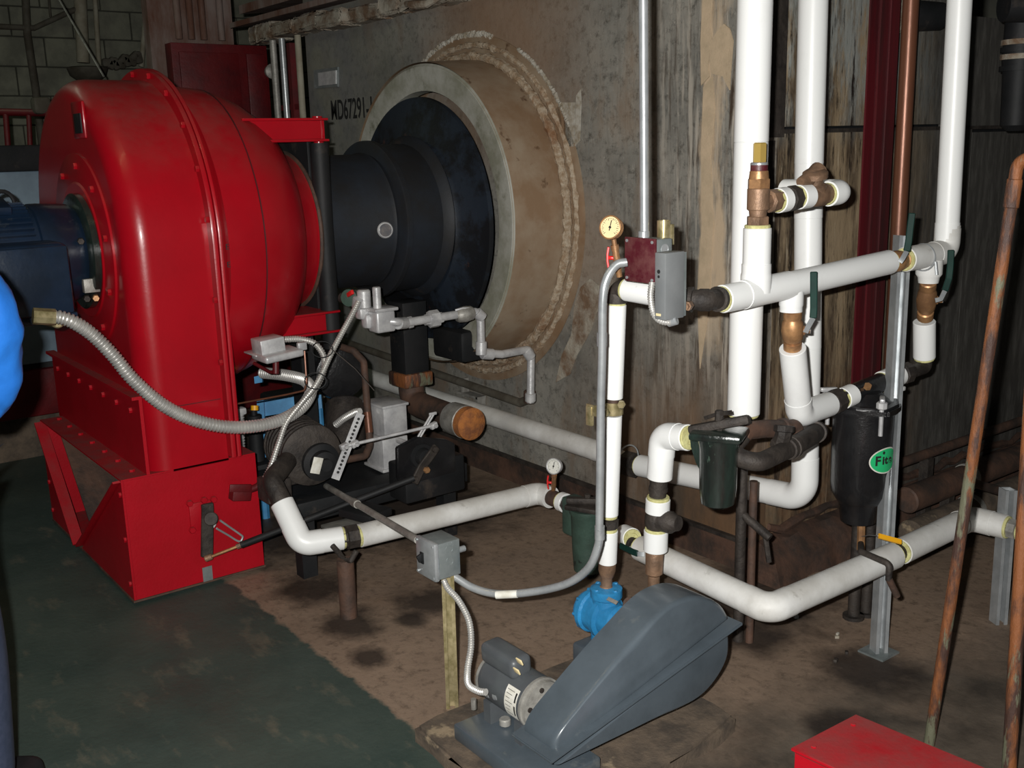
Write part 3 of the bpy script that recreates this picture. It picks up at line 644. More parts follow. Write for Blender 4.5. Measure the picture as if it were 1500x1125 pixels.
bm = BM(); tube(bm, [P(482,508,d=3.86), P(520,540,d=3.84), P(548,572,d=3.84)], .0018, 6); obj('tie_tail', bm, iron, bc)

# ---- pressure switch box
ps = thing('pressure_switch', 'silver painted pressure switch box on the side of the red drum', 'switch', P(405, 530, d=3.85))
R_ = Matrix.Rotation(radians(4), 3, 'X')
c = P(393, 506, d=3.84)
bm = BM(); box(bm, c, (.09, .095, .062), R_, bev=.004); obj('switch_cover', bm, silver, ps)
bm = BM(); box(bm, P(407, 519, d=3.84), (.13, .155, .028), R_, bev=.010, seg=3); obj('diaphragm_housing', bm, silver, ps)
bm = BM(); box(bm, P(375, 517, d=3.86), (.11, .05, .006), R_, bev=.002); obj('mounting_foot', bm, silver, ps)
bm = BM(); cyl(bm, P(404,528,d=3.84), P(404,548,d=3.84), .012, 12, .002); obj('sensing_port', bm, redold, ps)
bm = BM(); tube(bm, fillet([P(404,545,d=3.84), P(395,545,d=3.86), P(372,532,d=3.9)], .01), .007, 10); obj('sensing_pipe', bm, redold, ps)
bm = BM(); box(bm, P(442, 507, d=3.86), (.02, .035, .03), bev=.004); obj('tube_connector', bm, silver, ps)
cp = thing('copper_tube', 'thin copper sensing tube running down from the pressure switch', 'tube', P(446, 560, d=3.86))
bm = BM(); tube(bm, fillet([P(446,514,d=3.86), P(449,560,d=3.87), P(446,572,d=3.88), P(420,578,d=3.9), P(345,592,d=3.95)], .015), .0035, 8); obj('tube_length', bm, copper, cp)

# ================================================================== PIPING ON THE RIGHT
HXX = .55                                   # plane of the header
def H(a, b, x=HXX): return P(a, b, x=x)
# --- header
hd = thing('insulated_header_pipe', 'white insulated horizontal header pipe in front of the tall white risers', 'pipe', H(1060, 437))
h0, h1 = H(1058, 438), H(1302, 384)
hr = .0365
jacket(hd, h0, H(1091, 432), hr, edges=(1, 0)); jacket(hd, H(1150, 419), h1, hr, edges=(0, 1))
bm = BM(); lathe(bm, H(1088, 432), H(1155, 417.5)-H(1088, 432), [(0, hr+.002), ((H(1155,417.5)-H(1088,432)).length, hr+.002)], 28)
obj('tee_cover', bm, white, hd)
st = H(1107, 428); s1 = V((st.x, st.y, P(1107, 334, x=HXX).z))
bm = BM(); lathe(bm, st, (0,0,1), [(0, hr+.004), (.045, hr+.004), (.052, hr+.002), (.075, hr+.002)], 28); obj('tee_branch_cover', bm, white, hd)
jacket(hd, st+V((0,0,.07)), s1, hr, edges=(0, 1))
# tee down to left valve
d0 = H(1160, 417); bm = BM(); lathe(bm, d0, (0, 0, -1), [(0, .033), (.055, .033), (.060, .031), (.074, .031)], 24); obj('tee_branch_cover', bm, white, hd)
# far part of header beyond brass valve
fa, fb = H(1326, 380), H(1384, 369)
he = thing('insulated_pipe_elbow', 'scuffed white insulated header end turning up into the right riser', 'pipe', fa)
p3b, p3t = P(1386, 369, x=HXX), P(1409, -60, x=HXX)
insulated(he, [fa, p3b, V((p3b.x+.0, p3b.y+.0, 0))+V((0,0,P(1386,330,x=HXX).z))], .038, .045, (1, 0), whiteold)
d1 = H(1362, 380); bm = BM(); lathe(bm, d1, (0, 0, -1), [(0, .040), (.045, .040), (.055, .033), (.073, .030)], 24); obj('tee_branch_cover', bm, whiteold, he)
bm = BM(); c = H(1352, 377); tube(bm, [c+V((.041*cos(t), .0, .041*sin(t))) for t in [2*pi*i/24 for i in range(25)]], .003, 6, caps=False); cyl(bm, c+V((.043, 0, -.01)), c+V((.05, 0, -.05)), .005, 8); obj('hose_clamp', bm, galv, he)
r3 = thing('insulated_riser_pipe', 'rightmost tall white insulated riser pipe', 'pipe', p3b)
a = P(1387, 345, x=HXX); jacket(r3, a, toceil(a, p3t), .036, white, (0, 0)); a2 = lerp(a, p3t, .02); bm = BM(); lathe(bm, a, p3t-a, [(-.02, .0375), (.04, .0375)], 28); obj('jacket_band', bm, white, r3)
# --- tall risers 1 and 2
r1 = thing('insulated_riser_pipe', 'leftmost and thickest tall white insulated riser pipe', 'pipe', P(1088, 608, x=.44))
a, b = P(1089, 606, x=.44), P(1108, -60, x=.44)
jacket(r1, a, lerp(a, b, .62), .046, white, (1, 0)); jacket(r1, lerp(a, b, .62), toceil(a, b), .0465, white, (0, 0))
r2 = thing('insulated_riser_pipe', 'middle tall white insulated riser pipe turning along the boiler front below', 'pipe', P(1182, 640, y=-.10))
ly = -.115
rb = P(1167, 712, y=ly); rb = V((P(1182, 640, y=ly).x, ly, P(1150, 722, y=ly).z))
ra = P(938, 682, y=ly)
insulated(r2, [ra, rb, P(1183, 500, y=ly)], .043, .12, (1, 0), white)
jacket(r2, P(1183, 510, y=ly), P(1184, 310, y=ly), .043, white, (0, 0))
jacket(r2, P(1185, 240, y=ly), toceil(P(1185, 240, y=ly), P(1193, -60, y=ly)), .0445, white, (0, 0)); jacket(r2, P(1184, 320, y=ly), P(1185, 235, y=ly), .0438, white, (0, 0), name='seam_jacket')
un = thing('pipe_union', 'dark iron pipe union with wire loop behind the thin riser', 'union', P(925, 680, y=ly))
union(un, P(912, 677, y=ly), P(936, 683, y=ly), .052, iron)
bm = BM(); c = P(920, 672, y=ly-.055); tube(bm, [c+V((.0, .055*cos(t), .055*sin(t))) for t in [pi*i/14-1 for i in range(22)]], .003, 6); obj('wire_loop', bm, galv, un)
pa = thing('insulated_pipe', 'long white insulated pipe low along the boiler front, passing behind the thin riser', 'pipe', P(700, 610, y=ly))
insulated(pa, [P(522, 546, y=ly), P(880, 662, y=ly), P(915, 678, y=ly)], .043, .05, (1, 0), whiteold)

# --- left part of header, riser to the pump
RY = -.95
e1 = P(1033, 440, x=HXX+.01)
rt_ = P(904, 424, y=RY)
hl = thing('insulated_branch_pipe', 'short white insulated pipe behind the maroon and grey control boxes', 'pipe', rt_)
la = P(918, 424, y=RY); lb = P(1000, 438, y=RY+.02)
jacket(hl, la, lb, .031, white, (1, 1))
vv = thing('check_valve', 'dark iron fitting between the grey control box and the white header', 'valve', e1)
a = P(1002, 438, y=RY+.02); b = H(1062, 437)
bm = BM(); tube(bm, fillet([a, e1, b], .04, 8), lambda i: .029 if 2 < i < 8 else .026, 20); obj('elbow_body', bm, iron, vv)
bm = BM(); lathe(bm, a+(e1-a)*.15, e1-a, [(0, .031), (.014, .033), (.016, .028)], 20); obj('collar', bm, iron, vv)
bm = BM(); lathe(bm, b+(e1-b)*.25, e1-b, [(0, .031), (.014, .033), (.016, .028)], 20); obj('collar', bm, iron, vv)
bm = BM(); c = P(1010, 447, y=RY-.03); lathe(bm, c, (.4, -.9, 0), [(0, .012), (.02, .012), (.02, .008), (.03, .008)], 6); obj('brass_plug', bm, bronze, vv)
rz = thing('insulated_riser_pipe', 'thin white insulated riser above the blue pump, clamped halfway', 'pipe', P(888, 820, y=RY))
def RR(b): 
    t = (b-430)/(868-430); return P(904-16*t, b, y=RY)
bm = BM(); tube(bm, fillet([P(922, 426, y=RY), P(903, 422, y=RY), RR(447)], .03, 8), .024, 20); obj('iron_elbow', bm, iron, rz)
bm = BM(); lathe(bm, RR(440), (0,0,-1), [(-.02, .027), (.006, .029), (.008, .024)], 20); obj('elbow_collar', bm, iron, rz)
jacket(rz, RR(446), RR(583), .0265, white, (1, 0)); jacket(rz, RR(608), RR(754), .0265, white, (0, 1))
bm = BM(); cyl(bm, RR(580), RR(612), .016, 16); obj('bare_pipe', bm, brownpipe, rz)
union(rz, RR(754), RR(778), .028, iron)
jacket(rz, RR(777), RR(824), .0275, white, (1, 0))
fit(rz, RR(822), RR(870), [(0, .026), (.25, .026), (.45, .020), (.5, .017), (.75, .017), (.78, .020), (1, .018)], bronze, 'reducer', 12)
bm = BM(); c = RR(597); lathe(bm, c-V((0,0,.018)), (0,0,1), [(0, .029), (.036, .029), (.036, .027), (0, .027)], 24); box(bm, c+V((.005, -.045, 0)), (.02, .035, .034), bev=.003); cl = obj('pipe_clamp', bm, zincyel, rz)
bm = BM(); a = P(862, 600, y=RY-.06); box(bm, P(872, 602, y=RY-.06), (.07, .006, .03), bev=.001); box(bm, P(864, 609, y=RY-.06), (.022, .012, .055), bev=.002); obj('clamp_bracket', bm, zincyel, cl)
for (x, y) in ((911, 592), (888, 604)):
    bm = BM(); hexbolt(bm, P(x, y, y=RY-.055), (.5, -.85, 0), .011, .012); obj('clamp_bolt', bm, zincyel, cl)
# gauge on riser top
def gauge(label, c, r, face, down, dm, bezel, handle=redhandle, nrm=None):
    t = thing('pressure_gauge', label, 'gauge', c); n = V(face).normalized(); c = V(c)
    bm = BM(); lathe(bm, c-n*r*.75, n, [(0, r*.8), (r*.1, r*.95), (r*.6, r*.95), (r*.65, r*1.05), (r*.85, r*1.05), (r*.9, r*.98), (r*.82, r*.92)], 36, caps=False); lathe(bm, c-n*r*.75, n, [(0, r*.8), (0.001, r*.8)], 36); obj('gauge_case', bm, bezel, t)
    bm = BM(); lathe(bm, c, n, [(-.001, r*.93), (0, r*.93)], 36); dl = obj('dial_face', bm, dm, t)
    u = V((0,0,1)).cross(n).normalized(); v = n.cross(u)
    bm = BM()
    for k in range(22):
        a = radians(-45+270*k/21); d = u*cos(a)+v*sin(a); rr_ = .62 if k % 3 == 0 else .72
        strip(bm, [c+n*.0012+d*r*rr_, c+n*.0012+d*r*.82], r*.04, .0006, n)
    obj('dial_marks', bm, ink, dl, kind='stuff')
    bm = BM(); d = (v*.98+u*.15); strip(bm, [c+n*.002-d*r*.3, c+n*.002+d*r*.62], r*.07, .001, n); lathe(bm, c, n, [(0, r*.1), (.004, r*.1)], 12); obj('needle', bm, ink, dl)
    bm = BM(); D = V(down); L = D.length; lathe(bm, c-n*r*.3+D.normalized()*r, D, [(0, r*.22), (L*.12, r*.22), (L*.12, r*.36), (L*.22, r*.36), (L*.22, r*.3), (L*.55, r*.36), (L*.6, r*.3), (L-r, r*.26)], 12); obj('brass_cock', bm, brass, t)
    hc = c-n*r*.3+D*.62; s = (u*-.9+n*.5).normalized() if nrm is None else V(nrm)
    bm = BM(); cyl(bm, hc, hc+s*r*.75, r*.18, 10); strip(bm, [hc+s*r*.7+V((0,0,r*.95)), hc+s*r*.8+V((0,0,r*.3)), hc+s*r*.8-V((0,0,r*.3)), hc+s*r*.7-V((0,0,r*.9))], r*.42, r*.2, s); bmesh.ops.bevel(bm, geom=bm.edges, offset=r*.04, segments=1, affect='EDGES'); obj('cock_handle', bm, handle, t)
    return t
gc = P(894, 333, d=2.60); gauge('brass pressure gauge with cream dial and red cock above the thin riser', gc, .029, -fw*.8-rt*.55-V((0,0,.0)), P(905, 405, d=2.64)-gc, dial, brass)

# --- control boxes
jb = thing('junction_box', 'maroon-lidded junction box at the foot of the bright vertical conduit', 'box', P(940, 385, y=-1.05))
q0, q1, q2, q3 = P(917,349,y=-1.06), P(959,351,y=-1.06), P(959,414,y=-1.06), P(917,410,y=-1.06)
zt, zb_ = (q0.z+q1.z)/2, (q2.z+q3.z)/2
bm = BM(); bx(bm, (q0.x, -1.055, zb_), (q1.x, -1.0, zt), bev=.002); obj('box_body', bm, galvbox, jb)
bm = BM(); bx(bm, (q0.x-.003, -1.062, zb_-.003), (q1.x+.003, -1.055, zt+.003), bev=.0015); ld = obj('maroon_lid', bm, maroonbox, jb)
for x in (q0.x+.006, q1.x-.006):
    for z in (zt-.006, zb_+.006):
        bm = BM(); lathe(bm, (x, -1.062, z), (0, -1, 0), [(0, .004), (.002, .004)], 8); obj('lid_screw', bm, galv, ld)
bm = BM(); lathe(bm, (q1.x, -1.025, zt-.025), (1, 0, 0), [(0, .013), (.0008, .013), (.0008, .011), (0.0002, .011)], 20); obj('knockout', bm, galv, jb)
bm = BM(); cyl(bm, P(943,349,y=-1.03), P(943,338,y=-1.03), .0145, 16, .002); obj('conduit_connector', bm, galv, jb)
vc = thing('conduit', 'bright straight vertical conduit rising from the maroon junction box', 'conduit', P(944, 348, y=-1.03))
bm = BM(); cyl(bm, P(944,347,y=-1.03), toceil(P(944,347,y=-1.03), P(942,-60,y=-1.03)), .0112, 20); obj('conduit_tube', bm, galv, vc)
yc = thing('conduit_coupling', 'yellow chromate threaded coupling behind the maroon junction box', 'coupling', P(972, 345, y=-.97))
bm = BM(); lathe(bm, P(972,358,y=-.97), (0,0,1), [(0, .017), (.06, .017), (.06, .014), (.02, .014)], 24); obj('coupling_sleeve', bm, zincyel, yc)
bm = BM(); lathe(bm, P(980,358,y=-.95), (0,0,1), [(0, .013), (.05, .013), (.05, .010), (.02, .010)], 24); obj('coupling_sleeve', bm, zincyel, yc)
ac = thing('thermostat_control', 'tall grey control box with small printed plate, right of the maroon box', 'control box', P(975, 420, y=-1.08))
A_ = P(975, 371, y=-1.10); B_ = P(975, 470, y=-1.10)
xw = P(959, 369, y=-1.10).x
bm = BM(); bx(bm, (xw, -1.10, B_.z), (A_.x, -1.035, A_.z), bev=.003); obj('grey_cover', bm, greybox, ac)
bm = BM(); bx(bm, (xw+.004, -1.035, B_.z+.003), (A_.x-.004, -1.025, A_.z-.003)); obj('back_plate', bm, galvbox, ac)
bm = BM(); strip(bm, [(xw+.006, -1.1005, B_.z+.012), (xw+.022, -1.1005, B_.z+.012)], .006, .0006, (0, -1, 0)); obj('small_plate', bm, dial, ac)
bm = BM()
for dz, s_ in ((.115, .005), (.103, .0035)): lathe(bm, (xw+.014, -1.1, B_.z+dz), (0, -1, 0), [(0, s_), (.001, s_)], 10)
obj('vent_marks', bm, ink, ac)
fx = thing('flexible_conduit', 'short flexible conduit curving under the grey control box', 'conduit', P(955, 420, y=-1.07))
bm = BM(); flexc(bm, spline([P(955,414,y=-1.07), P(953,435,y=-1.08), P(957,458,y=-1.08), P(968,470,y=-1.08), P(984,473,y=-1.07)], 10), .0075, .006, 12); obj('ribbed_sheath', bm, flex, fx)
bm = BM(); cyl(bm, P(978,473,y=-1.07), P(992,469,y=-1.06), .011, 10, .002); obj('end_connector', bm, galv, fx)
# --- EMT from maroon box down to switch box
em = thing('conduit', 'long curved conduit from the maroon box down to the grey switch box on the post', 'conduit', P(880, 700, d=2.72))
pts = [P(918,384,d=2.56), P(903,388,d=2.56), P(889,408,d=2.56), P(883,440,d=2.57), P(882,520,d=2.61), P(880,600,d=2.65), P(879,700,d=2.70), P(878,775,d=2.74)]
bm = BM(); tube(bm, spline(pts, 8), .0108, 18); obj('conduit_tube', bm, galv, em)
pts = [P(878,775,d=2.74), P(876,800,d=2.76), P(862,832,d=2.79), P(830,855,d=2.83), P(780,867,d=2.87), P(730,870,d=2.91), P(695,862,d=2.94), P(668,846,d=2.96), P(650,832,d=2.97)]
bm = BM(); tube(bm, spline(pts, 8), .0112, 18); obj('conduit_tube', bm, galv, em)
for y in (497, 780):
    t = (y-440)/(775-440); a = P(882.5-4*t, y-10, d=2.59+.15*t); b = P(882.5-4*t, y+10, d=2.60+.15*t)
    bm = BM(); cyl(bm, a, b, .0135, 16, .001); obj('set_screw_coupling', bm, galv, em)
bm = BM(); cyl(bm, P(658,838,d=2.965), P(648,829,d=2.975), .017, 12, .002); obj('end_connector', bm, galv, em)
bm = BM(); a, b = P(727,871.5,d=2.905), P(758,870,d=2.885); cyl(bm, a, b, .0114, 16); obj('paper_label', bm, labelw, em)

# --- safety valve stack
sv = thing('relief_valve', 'bronze relief valve with gold hex cap and red band on the header stub', 'valve', s1)
def S(b, a=1106): return V((s1.x, s1.y, P(a, b, x=s1.x).z))
def seg(nm, b0, b1, r0, r1, m, n=20, ch=.002):
    a, b = S(b0), S(b1); L = (b-a).length; bm = BM(); lathe(bm, a, b-a, [(0, r0-ch), (ch, r0), (L-ch, r1), (L, r1-ch)], n, ph=.3); return obj(nm, bm, m, sv)
seg('inlet_hex', 334, 317, .030, .030, bronze, 6); seg('neck', 319, 306, .022, .024, bronze); seg('valve_body', 308, 276, .029, .029, bronze); seg('bonnet_hex', 277, 262, .030, .030, brass, 6)
seg('bonnet', 264, 250, .026, .024, brass); seg('red_band', 256, 240, .0225, .0225, maroonbox, 24); seg('silver_band', 243, 238, .0228, .0228, galv, 24); seg('cap_hex', 239, 209, .018, .018, brassbright, 6, .003)
def T(a, b): return P(a, b, x=s1.x)
fit(sv, T(1112, 297), T(1140, 293), [(0, .020), (.45, .021), (.5, .030), (1, .030)], bronze, 'outlet_hex', 8)
br_ = thing('insulated_branch_pipe', 'short white insulated branch with exposed fittings beside the relief valve', 'pipe', T(1160, 291))
jacket(br_, T(1139, 294), T(1151, 292), .033, white, (1, 0)); union(br_, T(1150, 292), T(1170, 289), .034, iron); jacket(br_, T(1169, 289), T(1184, 287), .033, white, (1, 0))
fit(br_, T(1181, 287), T(1216, 283), [(0, .028), (.3, .032), (.6, .034), (.7, .028), (1, .028)], bronze, 'bronze_check_body', 18)
bm = BM(); c = T(1194, 287); lathe(bm, c, (.15, -.25, 1), [(0, .030), (.03, .030), (.035, .022), (.05, .022), (.052, .034), (.066, .034), (.072, .026)], 20); obj('bronze_cap', bm, bronze, br_)
bm = BM(); c = T(1180, 268); tube(bm, [T(1172, 267), T(1186, 262), T(1200, 250)], lambda i: [.013, .022, .026][i], 14); obj('bronze_ear', bm, bronze, br_)
insulated(br_, [T(1213, 284), T(1234, 281), T(1234, 281)+V((-.20, 0, 0))], .033, .034, (1, 0), white)

# --- valves and strainer loop
LX = .47
vt, vb = H(1161, 455), P(1161, 512, x=.53)
valve('bronze ball valve with green lever under the header, left of the strainer', vt, vb, .030, (.75, .65, 0),
      [P(1180,487,x=.60), P(1184,478,x=.61), P(1191,466,x=.61), P(1192,452,x=.61), P(1192,430,x=.61), P(1192,398,x=.61)], m=brass, nrm=(.6, -.75, 0))
lp = thing('insulated_pipe', 'white insulated pipe dropping from the left ball valve and bending to the strainer', 'pipe', vb)
insulated(lp, [P(1161, 510, x=.53), P(1171, 607, x=.49), P(1214, 592, x=LX)], .0375, .040, (0, 0), white)
union(lp, P(1212, 594, x=LX), P(1235, 582, x=LX), .038, iron); jacket(lp, P(1234, 584, x=LX), P(1248, 578, x=LX), .034, white, (1, 0))
sr = thing('strainer', 'black enamelled bucket strainer with a green oval label', 'strainer', P(1265, 650, x=LX))
bc_ = P(1265, 600, x=LX); B0 = V((bc_.x, bc_.y, bc_.z))
zt_, z1_, z2_ = B0.z, P(1265, 728, x=LX).z, P(1265, 763, x=LX).z
bm = BM(); lathe(bm, (B0.x, B0.y, 0), (0,0,1), [(z2_, .03), (z2_+.01, .055), (z1_-.01, .066), (z1_-.005, .070), (z1_+.025, .088), (z1_+.06, .092), (zt_-.01, .094), (zt_, .094)], 48, ph=.1); obj('bucket', bm, blkgloss, sr)
bm = BM(); oct_ = [(.118*cos(t)*(1.12 if i % 2 else .96), .118*sin(t)*(1.12 if i % 2 else .96)) for i, t in enumerate([2*pi*k/8+.39 for k in range(8)])]
prism(bm, [(B0.x+x, B0.y+y, zt_) for x, y in oct_], (0, 0, .03)); bmesh.ops.bevel(bm, geom=bm.edges, offset=.008, segments=2, affect='EDGES'); obj('cover_flange', bm, blkgloss, sr)
bm = BM(); lathe(bm, (B0.x, B0.y, zt_+.025), (0,0,1), [(0, .09), (.02, .065), (.035, .05)], 24); tube(bm, [P(1246, 579, x=LX), P(1296, 558, x=LX)], .032, 20); obj('strainer_head', bm, blkgloss, sr)
for i, (dx, dy) in enumerate(((.10, -.055), (.04, .115), (-.09, -.06), (-.06, .1))):
    p = V((B0.x+dx, B0.y+dy, zt_+.03)); bm = BM(); cyl(bm, p-V((0,0,.085)), p, .007, 10); cyl(bm, p, p+V((0,0,.022)), .017, 8, .003); box(bm, p+V((0,0,.03)), (.016, .055, .014), Matrix.Rotation(.6+i, 3, 'Z'), bev=.004); obj('clamp_bolt', bm, silver, sr)
bm = BM(); lathe(bm, P(1270, 568, x=LX+.03), (.5, -.3, .8), [(0, .012), (.012, .012)], 6); obj('brass_plug', bm, brass, sr)
# label on curved bucket face
def onb(az, z, r_): return V((B0.x+r_*cos(az), B0.y+r_*sin(az), z))
lc = P(1293, 662, x=LX+.05); lz = lc.z-.008; a0 = radians(-4)
for nm, ra_, rb2, rad, mm_ in (('label_border', .062, .042, .0950, labelw), ('oval_label', .058, .038, .0956, labelg)):
    bm = BM(); cen = bm.verts.new(onb(a0, lz, rad)); ring = [bm.verts.new(onb(a0+ra_*cos(t)/.094, lz+rb2*sin(t), rad)) for t in [2*pi*k/40 for k in range(40)]]
    mid = [bm.verts.new(onb(a0+ra_*.5*cos(t)/.094, lz+rb2*.5*sin(t), rad)) for t in [2*pi*k/40 for k in range(40)]]
    for k in range(40): bm.faces.new((ring[k], ring[(k+1)%40], mid[(k+1)%40], mid[k])); bm.faces.new((mid[k], mid[(k+1)%40], cen))
    lbo = obj(nm, bm, mm_, sr)
for i, ch in enumerate('Fite'):
    az = a0+(-.034, -.014, -.002, .018)[i]/.094
    txt('label_letter', ch, .042 if i == 0 else .036, onb(az, lz+.001, .0962), (-sin(az), cos(az), 0), (0,0,1), ink, sr, .0008, bold=.0012)
bm = BM(); lathe(bm, onb(a0-.15, lz+.027, .0955), (1,0,0), [(0, .005), (.002, .005)], 12); obj('label_dot', bm, ink, sr)
lr = thing('insulated_pipe', 'short white insulated pipe with black fittings from strainer up to the right ball valve', 'pipe', P(1353, 545, x=LX))
jacket(lr, P(1292, 560, x=LX), P(1316, 549, x=LX), .036, white, (1, 0)); union(lr, P(1315, 550, x=LX), P(1334, 544, x=LX), .036, iron)
bm = BM(); tube(bm, fillet([P(1332,545,x=LX), P(1356,537,x=LX), P(1354,522,x=LX)], .035, 8), .023, 20); obj('iron_elbow', bm, iron, lr)
bm = BM(); cyl(bm, P(1333,545,x=LX), P(1345,541,x=LX), .020, 16); obj('nipple', bm, silverold, lr)
jacket(lr, P(1354,523,x=LX), P(1354,471,x=LX+.01), .0355, white, (1, 0)); fit(lr, P(1354,472,x=LX+.01), P(1355,464,x=.48), [(0,.018),(1,.022)], labelw, 'white_thread_tape')
valve('bronze ball valve with green lever under the header, right of the strainer', H(1360, 412), P(1355, 466, x=.49), .030, (.75, .65, 0),
      [P(1370,440,x=.61), P(1378,438,x=.62), P(1384,426,x=.62), P(1390,408,x=.62), P(1392,390,x=.62), P(1393,366,x=.62)], m=brass, nrm=(.6, -.75, 0))
valve('bronze ball valve in the header with upright green lever', H(1300, 385), H(1328, 380), .031, (.7, -.3, .5),
      [P(1318,384,x=.62), P(1322,379,x=.625), P(1328,368,x=.625), P(1331,354,x=.625), P(1333,335,x=.625), P(1336,312,x=.625)], m=brass, nrm=(.6, -.75, 0))
# bucket drain
dr = thing('drain_valve', 'small brass drain valve with yellow lever under the black strainer', 'valve', P(1263, 780, x=LX+.02))
dx0 = LX+.02
bm = BM(); cyl(bm, V((B0.x, B0.y, z2_+.01)), P(1262, 772, x=dx0), .012, 12); cyl(bm, P(1262,768,x=dx0), P(1261,806,x=dx0), .013, 8, .002); obj('valve_body', bm, brass, dr)
bm = BM(); qd0, qd1 = P(1261,808,z=.40), P(1303,826,z=.398); tube(bm, fillet([P(1261,796,x=dx0), qd0, qd1, qd1-V((0,0,.05))], .015, 6), .0095, 12); obj('drain_pipe', bm, iron, dr)
for q in ((1261, 803, dx0), (1292, 821, (qd1.x-.05))):
    bm = BM(); c = P(q[0], q[1], x=q[2]); lathe(bm, c, (0,0,1) if q[0] < 1270 else (1, .1, -.1), [(-.008, .0105), (.008, .0105)], 12); obj('thread_tape', bm, labelw, dr)
bm = BM(); tube(bm, [qd1-V((0,0,.045)), P(1314,873,x=qd1.x+.01)], .010, 12); obj('drain_tail', bm, brownpipe, dr)
bm = BM(); strip(bm, [P(1264,786,x=dx0+.01), P(1276,784,x=.60), P(1288,785,x=.66)], .012, .002, (0, 0, 1)); lv = obj('lever', bm, galv, dr)
bm = BM(); strip(bm, [P(1287,785,x=.66), P(1320,794,x=.70)], .015, .006, (.5, -.5, .7)); obj('yellow_grip', bm, gripy, lv)

# --- strut channels
def strut(name, label, a, b, w_=.041, d_=.041, face=(.75, -.65, 0), m=galv, group=None):
    t = thing(name, label, 'strut', a, group); a, b = V(a), V(b); f = V(face).normalized(); ax = (b-a).normalized(); s = f.cross(ax).normalized()
    o = [(-.5, -.5), (.5, -.5), (.5, .5), (.22, .5), (.22, .38), (.40, .38), (.40, -.38), (-.40, -.38), (-.40, .38), (-.22, .38), (-.22, .5), (-.5, .5)]
    bm = BM(); prism(bm, [a+s*p*w_+f*q*d_ for p, q in o], b-a); obj('channel', bm, m, t)
    return t
sa = P(1287, 953, x=.62); sa.z = 0.0
s_ = strut('strut_channel', 'tall galvanised strut channel standing beside the black strainer', sa, P(1322, 345, x=.465), face=(.9, -.5, .05))
bm = BM(); bx(bm, sa+V((-.045, -.045, 0)), sa+V((.045, .045, .006))); obj('foot_plate', bm, galvbox, s_)
a = P(1462, 912, z=0); b = P(1477, 716, x=a.x-.03)
strut('strut_channel', 'short strut channel standing at the right edge beside the low pipe end', a, b, face=(.9, -.5, 0))

# --- low L pipe
lo_ = thing('insulated_pipe', 'white insulated pipe low above the floor, bending around the boiler corner', 'pipe', P(1128, 893, z=.33))
zz = .335
lc_ = P(1127, 893, z=zz); l0 = P(938, 803, z=zz); l1 = P(1312, 812, z=zz)
ldir = (l1-lc_).normalized(); l2 = P(1420, 757, z=zz); l3 = P(1440, 764, z=zz)
insulated(lo_, [l0, lc_, P(1309, 814, z=zz)], .0405, .05, (1, 1), whiteold)
bm = BM(); cyl(bm, P(1300,818,z=zz), P(1330,802,z=zz), .028, 20); obj('bare_coupling', bm, iron, lo_)
a = P(1319, 808, z=zz)
l2 = P(1421, 759, z=zz); insulated(lo_, [a, l2, l2+V((.12, .01, 0))], .0405, .045, (1, 1), whiteold)
c = l2+V((.12, .01, 0)); union(lo_, c, c+V((.05, 0, 0)), .034, silverold); jacket(lo_, c+V((.05, 0, 0)), c+V((.32, 0, -.0)), .038, white, (1, 0))
ss = thing('insulated_pipe', 'short white insulated stub behind the suction pipe, left of the green lever', 'pipe', P(925, 790, z=zz))
jacket(ss, P(914, 783, z=zz), P(926, 792, z=zz)+V((0,0,.008)), .034, white, (1, 1)); 
valve('iron ball valve with green lever lying sideways at the low pipe', P(924, 796, z=zz), P(941, 804, z=zz), .026, (.3, -.9, .1),
      [P(944,812,z=.36), P(940,812,z=.36), P(934,811,z=.36), P(926,808,z=.36), P(918,804,z=.36), P(908,799,z=.36)], m=iron, nrm=(.3, -.9, .2))

# --- suction riser with trap
SY = -.80
su = thing('insulated_pipe', 'white insulated elbow and stub pipe feeding the oily green strainer', 'pipe', P(968, 690, y=SY))
ex = P(970, 640, y=SY); ez = P(966, 700, y=SY); er = P(1008, 641, y=SY)
insulated(su, [ez, P(971, 638, y=SY), er], .037, .04, (0, 1), white)
fit(su, P(963, 730, y=SY), P(966, 694, y=SY), [(0,.025),(.3,.025),(.32,.028),(.45,.028),(.47,.026),(1,.026)], iron, 'coupling')
jacket(su, P(963, 750, y=SY), P(964, 731, y=SY), .036, white, (0, 1))
fit(su, P(961, 778, y=SY), P(963, 749, y=SY), [(0,.022),(.3,.035),(.7,.036),(1,.028)], iron, 'valve_body', 10)
bm = BM(); lathe(bm, P(963,762,y=SY), (1, .15, .1), [(0, .03), (.05, .033), (.06, .026), (.075, .022)], 16); obj('valve_bonnet', bm, iron, su)
jacket(su, P(960, 806, y=SY), P(961, 777, y=SY), .036, white, (0, 1))
fit(su, P(957, 872, y=SY), P(959, 806, y=SY), [(0,.021),(.15,.021),(.17,.018),(.45,.018),(.5,.026),(.95,.028),(1,.026)], bronze, 'reducer', 12)
bm = BM(); tube(bm, fillet([P(957,866,y=SY), P(956,882,y=SY), P(922,886,y=-.93)], .03, 6), .022, 16); obj('iron_elbow', bm, brownpipe, su)

